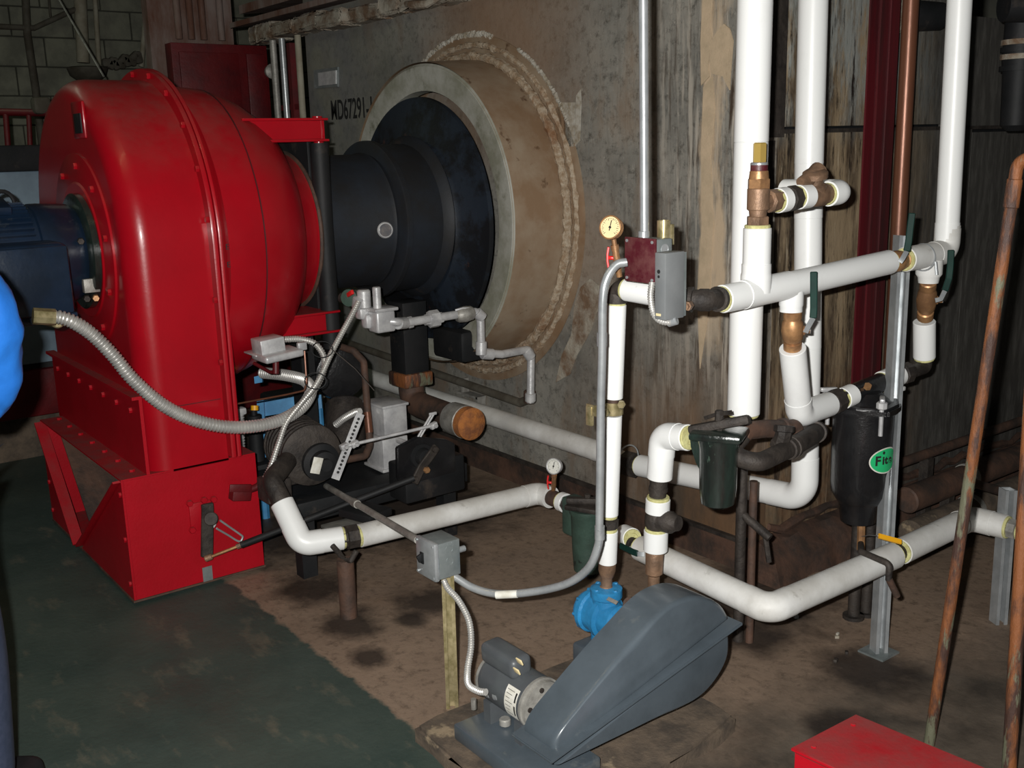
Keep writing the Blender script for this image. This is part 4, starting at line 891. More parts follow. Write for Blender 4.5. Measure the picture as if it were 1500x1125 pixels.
tr = thing('oil_strainer', 'oily dark green cast strainer hanging below the leftmost riser', 'strainer', P(1050, 690, y=SY))
TB = P(1052, 690, y=SY)
zt2, zb2 = P(1050, 645, y=SY).z, P(1050, 741, y=SY).z
bm = BM(); lathe(bm, (TB.x, TB.y, 0), (0,0,1), [(zb2, .03), (zb2+.01, .045), (zb2+.05, .050), (zt2-.02, .052), (zt2, .056), (zt2+.01, .056)], 28); obj('bowl', bm, irongreen, tr)
bm = BM(); prism(bm, [P(1006,632,y=SY-.02), P(1034,640,y=SY-.02), P(1036,715,y=SY-.02), P(1016,680,y=SY-.02), P(1008,655,y=SY-.02)], (0, .045, 0)); bmesh.ops.bevel(bm, geom=bm.edges, offset=.01, segments=2, affect='EDGES'); obj('inlet_body', bm, irongreen, tr)
bm = BM(); box(bm, (TB.x, TB.y, zt2+.02), (.14, .12, .022), Matrix.Rotation(.5, 3, 'Z'), bev=.008); obj('cover', bm, irongreen, tr)
bm = BM(); box(bm, (TB.x, TB.y, zt2+.045), (.17, .035, .026), Matrix.Rotation(-.3, 3, 'Y')@Matrix.Rotation(.5, 3, 'Z'), bev=.009); obj('yoke_bar', bm, iron, tr)
bm = BM(); cyl(bm, (TB.x, TB.y, zt2+.03), (TB.x, TB.y, zt2+.085), .012, 8, .002); c = V((TB.x, TB.y, zt2+.085)); strip(bm, [P(1034,612,y=SY), P(1052,606,y=SY), P(1070,604,y=SY)], .014, .010, (0,0,1)); obj('tee_handle', bm, iron, tr)
# black cross-over fittings below risers
cf = thing('iron_fittings', 'cluster of black iron elbows and tees between the green strainer and middle riser', 'fittings', P(1110, 660, d=2.85))
def tb(pts, r, R=.03, n=18, nm='iron_elbow', m=iron, ends=1):
    bm = BM(); q = fillet([P(a, b, d=d) for a, b, d in pts], R, 8); tube(bm, q, r, n); obj(nm, bm, m, cf)
    for i, s in ((0, 1), (-1, -2)):
        if ends: bm = BM(); dd = (q[1]-q[0]) if i == 0 else (q[-2]-q[-1]); lathe(bm, q[i], dd, [(-.002, r*1.02), (0, r*1.2), (.016, r*1.2), (.018, r)], n); obj('fitting_collar', bm, m, cf)
tb([(1068,664,2.84), (1108,680,2.80), (1158,656,2.92)], .026, .06)
tb([(1158,656,2.92), (1186,640,3.02), (1196,632,3.1)], .028, .02)
tb([(1086,618,2.92), (1088,640,2.9), (1072,655,2.88)], .024, .03)
tb([(1086,632,2.9), (1120,628,2.95), (1150,628,3.0)], .026, .02, m=brownpipe)
tb([(1142,655,2.92), (1148,636,2.9), (1149,624,2.9)], .024, .01, n=8, nm='square_plug')
tb([(1150,628,3.0), (1165,622,3.02), (1172,648,3.04)], .02, .02, m=brownpipe)
bm = BM(); cyl(bm, P(1088,606,x=.44), P(1087,630,x=.44), .03, 18, .003); obj('riser_nipple', bm, iron, cf)
# post under pipe corner
po = thing('support_post', 'black iron pipe post standing by the boiler corner', 'post', P(1081, 940, z=0))
b = P(1081, 938, z=0); bm = BM(); cyl(bm, b, V((b.x, b.y, .62)), .017, 16); obj('post_pipe', bm, iron, po)
bm = BM(); cyl(bm, b+V((.03, .02, 0)), V((b.x+.03, b.y+.02, .55)), .013, 16); obj('post_pipe', bm, brownpipe, po)
bm = BM(); tube(bm, [V((b.x, b.y, .44)), V((b.x+.10, b.y+.02, .38))], .014, 10); tube(bm, [V((b.x+.08, b.y+.02, .39)), V((b.x+.10, b.y+.02, .30))], .009, 8); obj('cross_arm', bm, iron, po)
for (px, py, h, r_, lab) in ((1250, 905, .5, .020, 'dark pipe leg behind the strut channel'), (1268, 900, .5, .018, 'second dark pipe leg behind the strut channel, nearer its foot')):
    t = thing('floor_pipe', lab, 'post', P(px, py, z=0)); c = P(px, py, z=0); bm = BM(); cyl(bm, c, c+V((0,0,h)), r_, 14); obj('leg_pipe', bm, iron, t); bm = BM(); cyl(bm, c, c+V((0,0,.012)), r_*1.8, 14); obj('leg_flange', bm, iron, t)

# --- red column, copper pipe, wall pipes
ib_ = thing('steel_column', 'maroon painted steel I-beam column against the boiler side', 'column', (.08, .50, 0))
ya = P(1277, 300, x=.13).y; yb = P(1303, 300, x=.13).y
bm = BM(); bx(bm, (.122, ya, .17), (.130, yb, 3.99)); bx(bm, (.08, ya, .17), (.087, yb, 3.99)); bx(bm, (.0875, (ya+yb)/2-.004, .17), (.1215, (ya+yb)/2+.004, 3.99)); obj('beam', bm, maroon, ib_)
bm = BM(); bx(bm, (.13, (ya+yb)/2-.003, .17), (.134, (ya+yb)/2+.003, 3.99)); obj('weld_seam', bm, maroon, ib_)
bm = BM(); bx(bm, (.07, ya-.01, .155), (.14, yb+.01, .17)); obj('base_plate', bm, iron, ib_)
cp = thing('copper_pipe', 'brown copper pipe rising beside the maroon column', 'pipe', P(1316, 500, x=.12))
bm = BM(); cyl(bm, V((.12, P(1317,345,x=.12).y, .0)), V((.12, P(1317,345,x=.12).y-.02, 3.99)), .028, 24); obj('pipe_length', bm, copper, cp)
wp = thing('black_pipe_stub', 'black capped pipe end high on the boiler side beside the right riser', 'pipe', P(1368, 20, x=.1))
c = P(1350, 18, x=.1); bm = BM(); lathe(bm, c+V((-.1, 0, 0)), (.3, 1, 0), [(0, .055), (.10, .055), (.2, .05), (.205, .03)], 24); obj('pipe_body', bm, blk, wp)
bm = BM(); lathe(bm, c+V((-.10, -.015, 0)), (.3, 1, 0), [(0, .066), (.02, .066), (.022, .05)], 24); obj('pipe_flange', bm, slab, wp)
wp = thing('black_pipe_stub', 'dark ringed pipe assembly at the top right edge', 'pipe', P(1495, 60, x=.35))
c = P(1498, 40, x=.35)
bm = BM(); lathe(bm, c+V((0,0,-.36)), (0,0,1), [(0, .03), (.02, .05), (.2, .055), (.24, .06), (.5, .06)], 24); obj('pipe_body', bm, blk, wp)
for k, (z, m_) in enumerate(((-.06, slab), (-.085, blk), (-.11, slab), (-.15, blk))):
    bm = BM(); lathe(bm, c+V((0,0,z)), (0,0,1), [(0, .068), (.018, .068)], 24); obj('pipe_ring', bm, m_, wp)
bm = BM(); lathe(bm, P(1470, 8, x=.35), (.6, .8, .0), [(0, .055), (.12, .06)], 24); obj('elbow_body', bm, blk, wp)

# horizontal old pipes at the boiler side foot
for i, (x, z, r_, m_, y0, lab) in enumerate(((.22, .225, .052, brownpipe, .62, 'old brown pipe lying on top along the boiler side foot'), (.26, .10, .058, concpad, .60, 'dusty grey pipe lying on the floor along the boiler side foot'), (.12, .33, .02, brownpipe, .62, 'thin brown pipe above the old pipes at the boiler side foot'))):
    t = thing('old_pipe', lab, 'pipe', (x, y0, z)); bm = BM(); cyl(bm, (x, y0, z), (x, 3.2, z), r_, 24, .006); obj('pipe_length', bm, m_, t)
    if i < 2: bm = BM(); lathe(bm, (x, y0+.42, z), (0,1,0), [(0, r_+.004), (.01, r_+.007), (.03, r_+.004)], 24); obj('pipe_band', bm, silverold, t)
    for yy in (.9, 2.6):
        bm = BM(); bx(bm, (x-.02, yy, 0), (x+.02, yy+.04, max(z-r_+.004, .01))); obj('pipe_support', bm, iron, t)
t = thing('rusty_pipe', 'thin rusty pipe running across to the short strut at the right edge', 'pipe', P(1420, 708, x=.35)); bm = BM(); cyl(bm, P(1420,706,x=.30), P(1475,722,x=.60), .017, 14); obj('pipe_length', bm, brownpipe, t)

# leaning rusty pipes
t = thing('rusty_pipe', 'long rusty pipe leaning in the right foreground, hooked at its top', 'pipe', P(1360, 1085, z=0))
b = P(1361, 1090, z=0); tp = P(1487, 262, d=2.42); 
pts = [b, lerp(b, tp, .5)+V((.0, 0, 0)), tp]
arc = fillet([b, tp+(tp-b).normalized()*.05, P(1530, 236, d=2.36)], .05, 10)
bm = BM(); tube(bm, [b+(arc[1]-b)*(k/12) for k in range(12)]+arc[1:], .0145, 18); obj('pipe_length', bm, rust, t)
bm = BM(); cyl(bm, lerp(b, tp, .955), lerp(b, tp, 1.0), .0175, 16, .002); obj('union_sleeve', bm, rust, t)
t = thing('rusty_pipe', 'dark rusty pipe standing upright at the far right edge', 'pipe', P(1480, 1125, z=.2))
b = P(1476, 1160, z=0); tp = P(1512, 560, d=2.45); bm = BM(); tube(bm, [b, lerp(b, tp, .5), tp, tp+(tp-b)*.4], .017, 18); obj('pipe_length', bm, rust, t)
# red box bottom right
t = thing('red_metal_box', 'bright red painted metal box on the floor in the right foreground', 'box', P(1255, 1050, z=.0))
z = .30; A = P(1255, 1050, z=z); B2 = P(1163, 1098, z=z); C2 = P(1425, 1121, z=z)
e1_ = B2-A; e2_ = (C2-A)*1.3
bm = BM(); prism(bm, [A-V((0,0,z)), B2-V((0,0,z)), B2+e2_-V((0,0,z)), A+e2_-V((0,0,z))], (0, 0, z-.004)); bmesh.ops.bevel(bm, geom=bm.edges, offset=.004, segments=2, affect='EDGES'); obj('box_body', bm, redb, t)
bm = BM(); prism(bm, [A-(e1_+e2_)*.015+V((0,0,-.004)), B2+e1_*.02-e2_*.015+V((0,0,-.004)), B2+e2_*1.01+e1_*.02+V((0,0,-.004)), A+e2_*1.01-e1_*.02+V((0,0,-.004))], (0, 0, .008)); bmesh.ops.bevel(bm, geom=bm.edges, offset=.002, segments=1, affect='EDGES'); obj('box_lid', bm, redb, t)
for f, g in ((.2, .06), (.85, .07)):
    bm = BM(); hexbolt(bm, A+e1_*f+e2_*g+V((0,0,.004)), (0,0,1), .006, .004); obj('lid_screw', bm, redb, t)
# loose bits on floor
for px, py, s, m_ in ((1224, 970, .012, iron), (1227, 930, .008, mortarw), (1240, 958, .010, iron), (1226, 935, .009, mortarw), (1165, 905, .016, greybox)):
    c = P(px, py, z=0); bm = BM(); box(bm, c+V((0, 0, s*.5)), (s*1.6, s, s), Matrix.Rotation(px, 3, 'Z'), bev=s*.2)
    tag(obj('floor_debris', bm, m_), 'small scrap chips lying on the stained floor near the strut foot', 'debris', 'scrap chips on the floor near the strut foot')

# ================================================================== PUMP SET
bm = BM()
pad = [(.10, -1.545), (.70, -1.545), (.64, -.84), (.10, -.84)]
r_ = random.Random(3); out = []
for i in range(4):
    a, b = V((*pad[i], 0)), V((*pad[(i+1)%4], 0))
    for k in range(7): q = lerp(a, b, (k+.15)/7); out.append(q+V((r_.uniform(-.010, .010), r_.uniform(-.010, .010), 0)))
prism(bm, out, (0, 0, .05)); bmesh.ops.bevel(bm, geom=[e for e in bm.edges if all(v.co.z > .04 for v in e.verts)], offset=.010, segments=2, affect='EDGES')
tag(obj('concrete_pad', bm, concpad), 'chipped low concrete pad under the grey and blue pump set', 'pad')
pg = thing('pump_set', 'blue pump and grey motor under a grey belt guard on a steel base', 'pump', (.4, -1.2, .05))
bm = BM(); bx(bm, (.235, -1.50, .052), (.60, -1.30, .098), bev=.006); bx(bm, (.28, -1.32, .052), (.47, -.86, .085), bev=.004); bp = obj('base_plate', bm, greyblue, pg)
bm = BM(); cyl(bm, P(694, 1036, z=.10)-V((0,0,.005)), P(694, 1036, z=.10)+V((0,0,.025)), .008, 8); cyl(bm, P(740,1062,z=.10), P(740,1062,z=.10)+V((0,0,.02)), .016, 10, .003); obj('base_bolt', bm, silverold, bp)
mc = P(757, 1008, z=.205); my, mz = mc.y, mc.z; mx0, mx1 = P(722, 990, y=my).x, P(798, 1030, y=my).x
mr = .066
bm = BM(); lathe(bm, (mx0, my, mz), (1,0,0), [(0, .03), (.004, mr*.82), (.02, mr*.96), (.03, mr), (mx1-mx0-.022, mr)], 40); mb = obj('motor_body', bm, motorgrey, pg)
bm = BM(); lathe(bm, (mx1-.024, my, mz), (1,0,0), [(0, mr+.003), (.008, mr+.003), (.009, mr-.002), (.02, mr-.004), (.024, mr*.6), (.04, .02)], 40); eb = obj('end_bell', bm, silverold, pg)
for k in range(5):
    t = 2*pi*k/5+.5; bm = BM(); lathe(bm, (mx1-.002, my+mr*.72*cos(t), mz+mr*.72*sin(t)), (1,0,0), [(0, .007), (.004, .007)], 8); obj('end_bolt', bm, iron, eb)
bm = BM(); lathe(bm, (mx0-.004, my, mz), (1,0,0), [(0, mr*.7), (.012, mr*.97), (.016, mr*.97)], 40); obj('end_bell', bm, silverold, pg)
c = V((mx0+.078, my-.012, mz+mr+.014)); bm = BM(); box(bm, c, (.150, .068, .060), Matrix.Rotation(.05, 3, 'X'), bev=.018, seg=4); cc = obj('capacitor_cover', bm, motorgrey, pg)
for px, py in ((761, 969), (757, 983)):
    bm = BM(); q = P(px, py, y=my-.047); box(bm, q, (.022, .004, .016), Matrix.Rotation(.4, 3, 'X'), bev=.001); obj('masking_tape', bm, dial, cc)
# curved name plate on motor facing the camera
def patchcyl(bm, x0, x1, t0, t1, R, n=10):
    rows = []
    for x in (x0, x1): rows.append([bm.verts.new((x, my+R*cos(t0+(t1-t0)*k/n), mz+R*sin(t0+(t1-t0)*k/n))) for k in range(n+1)])
    for k in range(n): bm.faces.new((rows[0][k], rows[0][k+1], rows[1][k+1], rows[1][k]))
xa = P(747, 1018, y=my-mr*.8).x-.008
bm = BM(); patchcyl(bm, xa, xa+.050, radians(138), radians(214), mr+.0008); pl = obj('name_plate', bm, labelw, mb)
bm = BM()
patchcyl(bm, xa+.040, xa+.046, radians(146), radians(168), mr+.0012); patchcyl(bm, xa+.040, xa+.046, radians(176), radians(200), mr+.0012)
for k in range(7): patchcyl(bm, xa+.005, xa+.034-(k%3)*.006, radians(146+k*9), radians(147.2+k*9), mr+.0012, 2)
obj('plate_print', bm, ink, pl)
bm = BM(); c = P(716, 1014, y=my-.05); lathe(bm, P(731,1018,y=my-.05), c-P(731,1018,y=my-.05), [(-.01, .017), (.008, .017), (.01, .012), (.03, .012), (.032, .015), (.045, .015)], 16); obj('cable_gland', bm, galv, mb)
for xf in (mx0+.03, mx1-.06):
    bm = BM(); bx(bm, (xf, my-.055, .098), (xf+.03, my+.055, mz-mr+.02)); obj('motor_foot', bm, motorgrey, pg)
# belt guard
XF, XB = .62, .505
def G(pix, x): return [P(a, b, x=x) for a, b in pix]
top = G([(813,1108),(812,1094),(818,1078),(830,1060),(860,1023),(900,975),(933,938),(960,908),(980,890),(1000,879),(1022,874),(1043,878),(1060,889),(1070,905)], XF)
def smoothpoly(p): return p
def shell(bm, poly, x0, x1, rad=.014, cx=None):
    c = sum(poly, V())/len(poly); rings = []
    for ins, x in [(0, x0), (0, x1-rad)]+[(rad*(1-cos(t)), x1-rad+rad*sin(t)) for t in [pi/2*i/4 for i in range(1, 5)]]:
        ring = []
        for p in poly:
            d = (c-p); d.x = 0; l = d.length; q = p+d*(ins*1.15/l); ring.append(bm.verts.new((x, q.y, q.z)))
        rings.append(ring)
    n = len(poly)
    for A, B in zip(rings, rings[1:]):
        for k in range(n): bm.faces.new((A[k], A[(k+1)%n], B[(k+1)%n], B[k]))
    bm.faces.new(rings[0][::-1]); bm.faces.new(rings[-1])
tp_ = spline(top, 4)
bm = BM(); shell(bm, tp_, XB, XF, .016); gd = obj('belt_guard', bm, greyblue, pg, 'slate grey belt guard cover')
fa_, fb_ = P(808, 1121, x=XF+.022), P(1089, 916, x=XF+.022)
dv = (fb_-fa_).normalized(); up = V((1,0,0)).cross(dv).normalized(); up = up if up.z > 0 else -up
bm = BM(); fa0 = V((XB-.02, fa_.y, fa_.z)); fb0 = V((XB-.02, fb_.y, fb_.z))
prism(bm, [fa_, fb_, fb0, fa0], up*.010); bmesh.ops.bevel(bm, geom=bm.edges, offset=.003, segments=2, affect='EDGES'); obj('guard_flange', bm, greyblue, gd)
low = G([(1066,915),(1069,940),(1066,965),(1050,995),(1027,1020),(993,1040),(953,1057),(887,1088),(833,1114),(816,1122)], XF-.006)
bm = BM(); shell(bm, spline(low, 4), XB+.01, XF-.006, .010); obj('lower_guard', bm, greyblue, gd)
# pump
pc = P(886, 902, y=RY); py_, pz_ = RY, pc.z
x0_ = P(856, 892, y=RY).x; x1_ = XB-.005
bm = BM(); lathe(bm, (x0_, py_, pz_), (1,0,0), [(0, .035), (.008, .052), (.02, .058), (.026, .058), (.03, .066), (.045, .066), (.05, .058), (.085, .060), (.09, .066), (.105, .066), (.11, .054), (.15, .050), (.155, .040), (x1_-x0_, .038)], 32); pb = obj('pump_body', bm, pumpblue, pg)
bm = BM()
for k in range(8):
    t = 2*pi*k/8; hexbolt(bm, (x0_+.028, py_+.060*cos(t), pz_+.060*sin(t)), (-1,0,0), .006, .01)
obj('cover_bolts', bm, pumpblue, pb, kind='stuff')
rbz = RR(866); bm = BM(); lathe(bm, (rbz.x, py_, pz_+.03), (0,0,1), [(0, .042), (rbz.z-pz_-.05, .040), (rbz.z-pz_-.045, .047), (rbz.z-pz_-.02, .047), (rbz.z-pz_-.015, .03)], 24); obj('discharge_flange', bm, pumpblue, pb)
for t in (0, 1.6, 3.1, 4.7):
    bm = BM(); hexbolt(bm, (rbz.x+.038*cos(t), py_+.038*sin(t), rbz.z+.008), (0,0,1), .007, .008); obj('flange_bolt', bm, pumpblue, pb)
bm = BM(); q = P(911, 905, y=py_-.045); box(bm, q, (.034, .004, .018), Matrix.Rotation(-.9, 3, 'X')@Matrix.Rotation(.1, 3, 'Y'), bev=.001); obj('white_tag', bm, labelw, pb)
bm = BM(); q = P(897, 880, y=py_-.03); box(bm, q, (.04, .004, .012), Matrix.Rotation(-.9, 3, 'X'), bev=.001); obj('maker_plate', bm, silverold, pb)
bm = BM(); cyl(bm, (x0_+.07, py_, pz_), (x0_+.07, py_, pz_-.085), .028, 16); cyl(bm, (x0_+.12, py_, pz_), (x0_+.12, py_, pz_-.085), .022, 16); obj('pump_foot', bm, pumpblue, pb)
q = P(852, 955, y=-.99); bm = BM(); bx(bm, (q.x+.0, -1.03, .085), (q.x+.20, -.88, pz_-.08), bev=.012); obj('pump_pedestal', bm, greyblue, pg)

# switch box on post
sx1 = P(638, 850, y=-1.42).x; szb, szt = P(638, 852, y=-1.42).z, P(638, 801, y=-1.42).z
sbx = thing('switch_box', 'grey switch box with toggle on the bronze-toned post', 'switch', (sx1, -1.4, szb))
bm = BM(); bx(bm, (sx1-.092, -1.405, szb), (sx1, -1.335, szt), bev=.002); obj('box_body', bm, galvbox, sbx)
bm = BM(); bx(bm, (sx1-.096, -1.422, szb-.004), (sx1+.003, -1.405, szt+.004), bev=.006); fp = obj('cover_plate', bm, galv, sbx)
bm = BM(); box(bm, (sx1-.06, -1.428, (szb+szt)/2+.002), (.008, .022, .022), Matrix.Rotation(.4, 3, 'X'), bev=.002); box(bm, (sx1-.06, -1.424, (szb+szt)/2), (.016, .004, .034), bev=.001); obj('toggle', bm, blk, fp)
for z in (szt-.006, szb+.006):
    for x in (sx1-.088, sx1-.006):
        bm = BM(); lathe(bm, (x, -1.422, z), (0,-1,0), [(0, .0045), (.002, .004)], 8); obj('cover_screw', bm, galv, fp)
for z in (szt-.022, (szb+szt)/2-.006):
    bm = BM(); lathe(bm, (sx1, -1.37, z), (1,0,0), [(0, .0125), (.0009, .0125), (.0009, .0105), (.0002, .0105)], 20); obj('knockout', bm, galvbox, sbx)
bm = BM(); q = V((sx1-.02, -1.335, (szb+szt)/2+.01)); cyl(bm, q, q+V((.0, .03, 0)), .009, 12, .001); obj('end_connector', bm, galv, sbx)
a = P(663, 1036, z=0); tp2 = P(658, 850, x=a.x)
strut('strut_channel', 'bronze-toned short strut post carrying the grey switch box', a, V((a.x-.005, tp2.y, szb+.09)), face=(.8, -.6, 0), m=zincyel, w_=.036, d_=.02)
fx = thing('flexible_conduit', 'thin flexible conduit hanging from the switch box to the grey pump motor', 'conduit', P(690, 930, d=2.85))
bm = BM(); flexc(bm, spline([P(650,850,d=2.93), P(656,862,d=2.92), P(672,880,d=2.89), (P(687,910,d=2.85)), P(690,945,d=2.81), P(685,980,d=2.77), P(686,1002,d=2.73), P(700,1012,d=2.69), P(712,1014,d=2.67)], 10), .0085, .007, 12); obj('ribbed_sheath', bm, flex, fx)

# ================================================================== LEFT LOW PIPE AND STRAINER
zl = .25
c0 = P(442, 797, z=zl); u0 = P(413, 736, d=(c0-CAM).dot(fw)+.04)
lp = thing('insulated_pipe', 'short open-ended white insulated elbow beside the red inlet box', 'pipe', c0)
ce = P(502, 788, z=zl); insulated(lp, [u0, c0, ce], .042, .055, (0, 1), white)
bm = BM(); a = u0; dv_ = (u0-c0).normalized(); tube(bm, fillet([u0-dv_*.02, u0+dv_*.09, u0+dv_*.09+V((-.12, .12, .02))], .04), .036, 18); obj('iron_elbow', bm, iron, lp)
un = thing('pipe_union', 'dark iron union between the two white pipes on the rusty post', 'union', P(515, 786, z=zl))
cyld = lerp; union(un, P(500, 789, z=zl), P(531, 783, z=zl), .045, iron)
lq = thing('insulated_pipe', 'white insulated pipe running from the rusty post to the small gauge', 'pipe', P(650, 755, z=zl))
qe = P(790, 722, z=zl); qx = P(812, 742, y=qe.y+.0)
insulated(lq, [P(526, 785, z=zl), qe, qe+V((.055, 0, 0))], .042, .045, (1, 1), whiteold)
ft = thing('pipe_fitting', 'dark iron tee with a small gauge joint before the green strainer', 'fitting', qe)
G1 = qe+V((.05, 0, 0)); fit(ft, G1, G1+V((.09, 0, 0)), [(0,.03),(.5,.032),(.55,.03),(1,.03)], brownpipe, 'tee_body'); jacket(ft, G1+V((.085, 0, 0)), G1+V((.115, 0, 0)), .038, white, (1, 0)); fit(ft, G1+V((.11, 0, 0)), G1+V((.17, 0, 0)), [(0,.034),(1,.036)], iron, 'hex_nut', 6)
gc2 = P(811, 683, d=3.93); gauge('small white-dial pressure gauge with red cock beside the green strainer', gc2, .030, -fw*.85-rt*.5, G1+V((.03,0,.02))-gc2, dialw, silver)
gs = thing('green_strainer', 'dull green iron strainer standing behind the thin white riser', 'strainer', P(852, 825, y=qe.y))
c = G1+V((.24, .0, 0)); c.z = 0; zt3 = c.z+.30
bm = BM(); lathe(bm, (c.x, c.y, 0), (0,0,1), [(.012, .04), (.02, .055), (.10, .060), (.24, .064), (.25, .07), (.265, .07)], 28); obj('bowl', bm, greeniron, gs)
bm = BM(); bx(bm, (c.x-.115, c.y-.035, .14), (c.x-.04, c.y+.035, .29), bev=.012); obj('inlet_body', bm, greeniron, gs)
bm = BM(); box(bm, (c.x, c.y, .275), (.14, .12, .02), Matrix.Rotation(.4, 3, 'Z'), bev=.006); box(bm, (c.x, c.y, .295), (.16, .03, .024), Matrix.Rotation(.8, 3, 'Z'), bev=.006); cyl(bm, (c.x, c.y, .29), (c.x, c.y, .32), .012, 8); obj('cover', bm, iron, gs)
bm = BM(); cyl(bm, (c.x, c.y, 0), (c.x, c.y, .014), .03, 12); obj('foot', bm, iron, gs)
ps2 = thing('support_post', 'rusty stubby pipe post holding up the white pipe union', 'post', P(510, 905, z=0))
b = P(511, 903, z=0); bm = BM(); cyl(bm, b, V((b.x, b.y, .215)), .030, 20); obj('post_pipe', bm, brownpipe, ps2)
bm = BM(); tube(bm, [V((b.x-.05, b.y-.02, .255)), V((b.x-.045, b.y, .225)), V((b.x, b.y, .208)), V((b.x+.045, b.y, .225)), V((b.x+.05, b.y+.02, .255))], .010, 10); obj('saddle', bm, iron, ps2)

# ================================================================== GAS TRAIN
gy = -.45
gt = thing('gas_pipe', 'rusty capped gas pipe elbow under the black duct', 'pipe', P(640, 605, y=gy))
ge = P(604, 604, y=gy); gcx = P(690, 621, y=gy)
bm = BM(); tube(bm, fillet([V((ge.x, gy, .60)), V((ge.x, gy, gcx.z+.01)), V((gcx.x-.10, gy, gcx.z))], .08, 8), .058, 28); obj('elbow_body', bm, brownpipe, gt)
bm = BM(); lathe(bm, (gcx.x-.14, gy, gcx.z), (1,0,0), [(0, .059), (.005, .070), (.10, .072), (.11, .060)], 28); obj('coupling', bm, silverold, gt)
bm = BM(); lathe(bm, (gcx.x-.04, gy, gcx.z), (1,0,0), [(0, .066), (.005, .070), (.045, .070), (.052, .062), (.056, 0)], 32); obj('rusty_cap', bm, rustcap, gt, 'bright orange rusted pipe cap')
bm = BM(); bx(bm, (ge.x-.075, gy-.075, .545), (ge.x+.075, gy+.075, .61), bev=.01); obj('square_collar', bm, rust, gt)
bm = BM(); bx(bm, (ge.x-.062, gy-.062, .60), (ge.x+.062, gy+.062, .93), bev=.003); obj('black_duct', bm, blk, gt)
bm = BM(); bx(bm, (AX+.1, -.33, .66), (AX+.34, -.20, .80), bev=.02); obj('dark_drain_box', bm, blk, gt)
pt = thing('pilot_gas_train', 'silver pilot gas pipe with regulator and solenoid in front of the blast tube', 'pipe', P(640, 466, d=4.2))
def SP(pts, r, R=.02, m=silver, nm='pipe_length', n=16):
    bm = BM(); tube(bm, fillet([P(a, b, d=d) for a, b, d in pts], R, 6), r, n); return obj(nm, bm, m, pt)
SP([(562,470,4.08),(584,472,4.08),(592,473,4.14),(700,456,4.32),(704,470,4.33),(705,517,4.36),(735,519,4.42),(778,511,4.53),(777,590,4.56)], .0175, .03, silver)
for (a, b) in (((582,474,4.09),(594,473,4.15)), ((597,473,4.17),(604,471.5,4.18)), ((698,457,4.31),(707,466,4.33)), ((705,500,4.35),(705,520,4.36)), ((706,518,4.37),(722,519,4.40)), ((770,512,4.51),(778,524,4.53)), ((777,576,4.55),(777,588,4.56))):
    bm = BM(); cyl(bm, P(a[0],a[1],d=a[2]), P(b[0],b[1],d=b[2]), .024, 16, .003); obj('elbow_band', bm, silver, pt)
bm = BM(); lathe(bm, P(622,469,d=4.2), P(648,465,d=4.24)-P(622,469,d=4.2), [(0,.022),(.02,.024),(.022,.036),(.06,.036),(.062,.024),(.08,.022)], 8); obj('pipe_union', bm, silver, pt)
bm = BM(); lathe(bm, P(668,463,d=4.27), P(692,458,d=4.3)-P(668,463,d=4.27), [(0,.022),(.01,.03),(.04,.034),(.07,.03),(.08,.022)], 12); sk = obj('gas_cock', bm, silverold, pt)
bm = BM(); strip(bm, [P(667,454,d=4.26), P(677,451,d=4.26), P(687,451,d=4.28)], .016, .006, (0,0,1)); obj('cock_lever', bm, silver, sk)
# regulator
rgc = P(559, 467, d=4.08)
bm = BM(); box(bm, rgc-V((0,0,.008)), (.075, .085, .085), bev=.010, seg=3); box(bm, rgc+V((0,0,.040)), (.095, .105, .014), bev=.005); rg = obj('regulator_body', bm, silver, pt)
bm = BM(); a = P(553, 452, d=4.05); cyl(bm, a, a+V((0,0,.085)), .0165, 18, .003); obj('spring_tube', bm, silver, rg)
a = P(534, 452, d=4.07); bm = BM(); cyl(bm, a-V((0,0,.0)), a+V((0,0,.075)), .027, 22, .006); obj('solenoid_coil', bm, silver, pt)
bm = BM(); box(bm, P(533, 458, d=4.09), (.05, .06, .05), bev=.012); box(bm, P(540, 470, d=4.09), (.05, .05, .06), bev=.015); obj('solenoid_body', bm, silver, pt)
bm = BM(); box(bm, P(524, 444, d=4.05), (.035, .035, .05), Matrix.Rotation(.4, 3, 'Y'), bev=.006); obj('conduit_body', bm, silver, pt)
bm = BM(); lathe(bm, P(514, 436, d=4.10), (.6,-.8,.1), [(0, .034), (.02, .034), (.024, .02)], 20); v_ = obj('green_cap', bm, greeniron, pt)
bm = BM(); box(bm, P(513, 430, d=4.06), (.045, .012, .018), Matrix.Rotation(-.4, 3, 'Y'), bev=.003); obj('red_tab', bm, redhandle, v_)
bm = BM(); tube(bm, [P(500,436,d=4.14), P(520,440,d=4.1)], .02, 12); obj('pipe_stub', bm, iron, pt)
# conduit along boiler front low
wc = thing('wall_conduit', 'thin dark pipe fixed low along the boiler front above the white pipe', 'pipe', P(650, 550, y=-.05))
bm = BM(); tube(bm, fillet([P(440,478,y=-.05), P(762,590,y=-.05), P(776,584,y=-.05)], .03), .020, 14); obj('pipe_length', bm, darkpipe, wc)
bm = BM(); cyl(bm, P(776,590,y=-.06), P(776,572,y=-.06), .028, 16, .004); obj('elbow_fitting', bm, brownpipe, wc)
bm = BM(); q = P(690, 578, y=-.03); box(bm, q, (.18, .05, .012)); box(bm, q+V((.08, 0, -.03)), (.012, .05, .07)); box(bm, q+V((-.05, .0, .03)), (.012, .04, .09)); obj('angle_bracket', bm, silverold, wc)

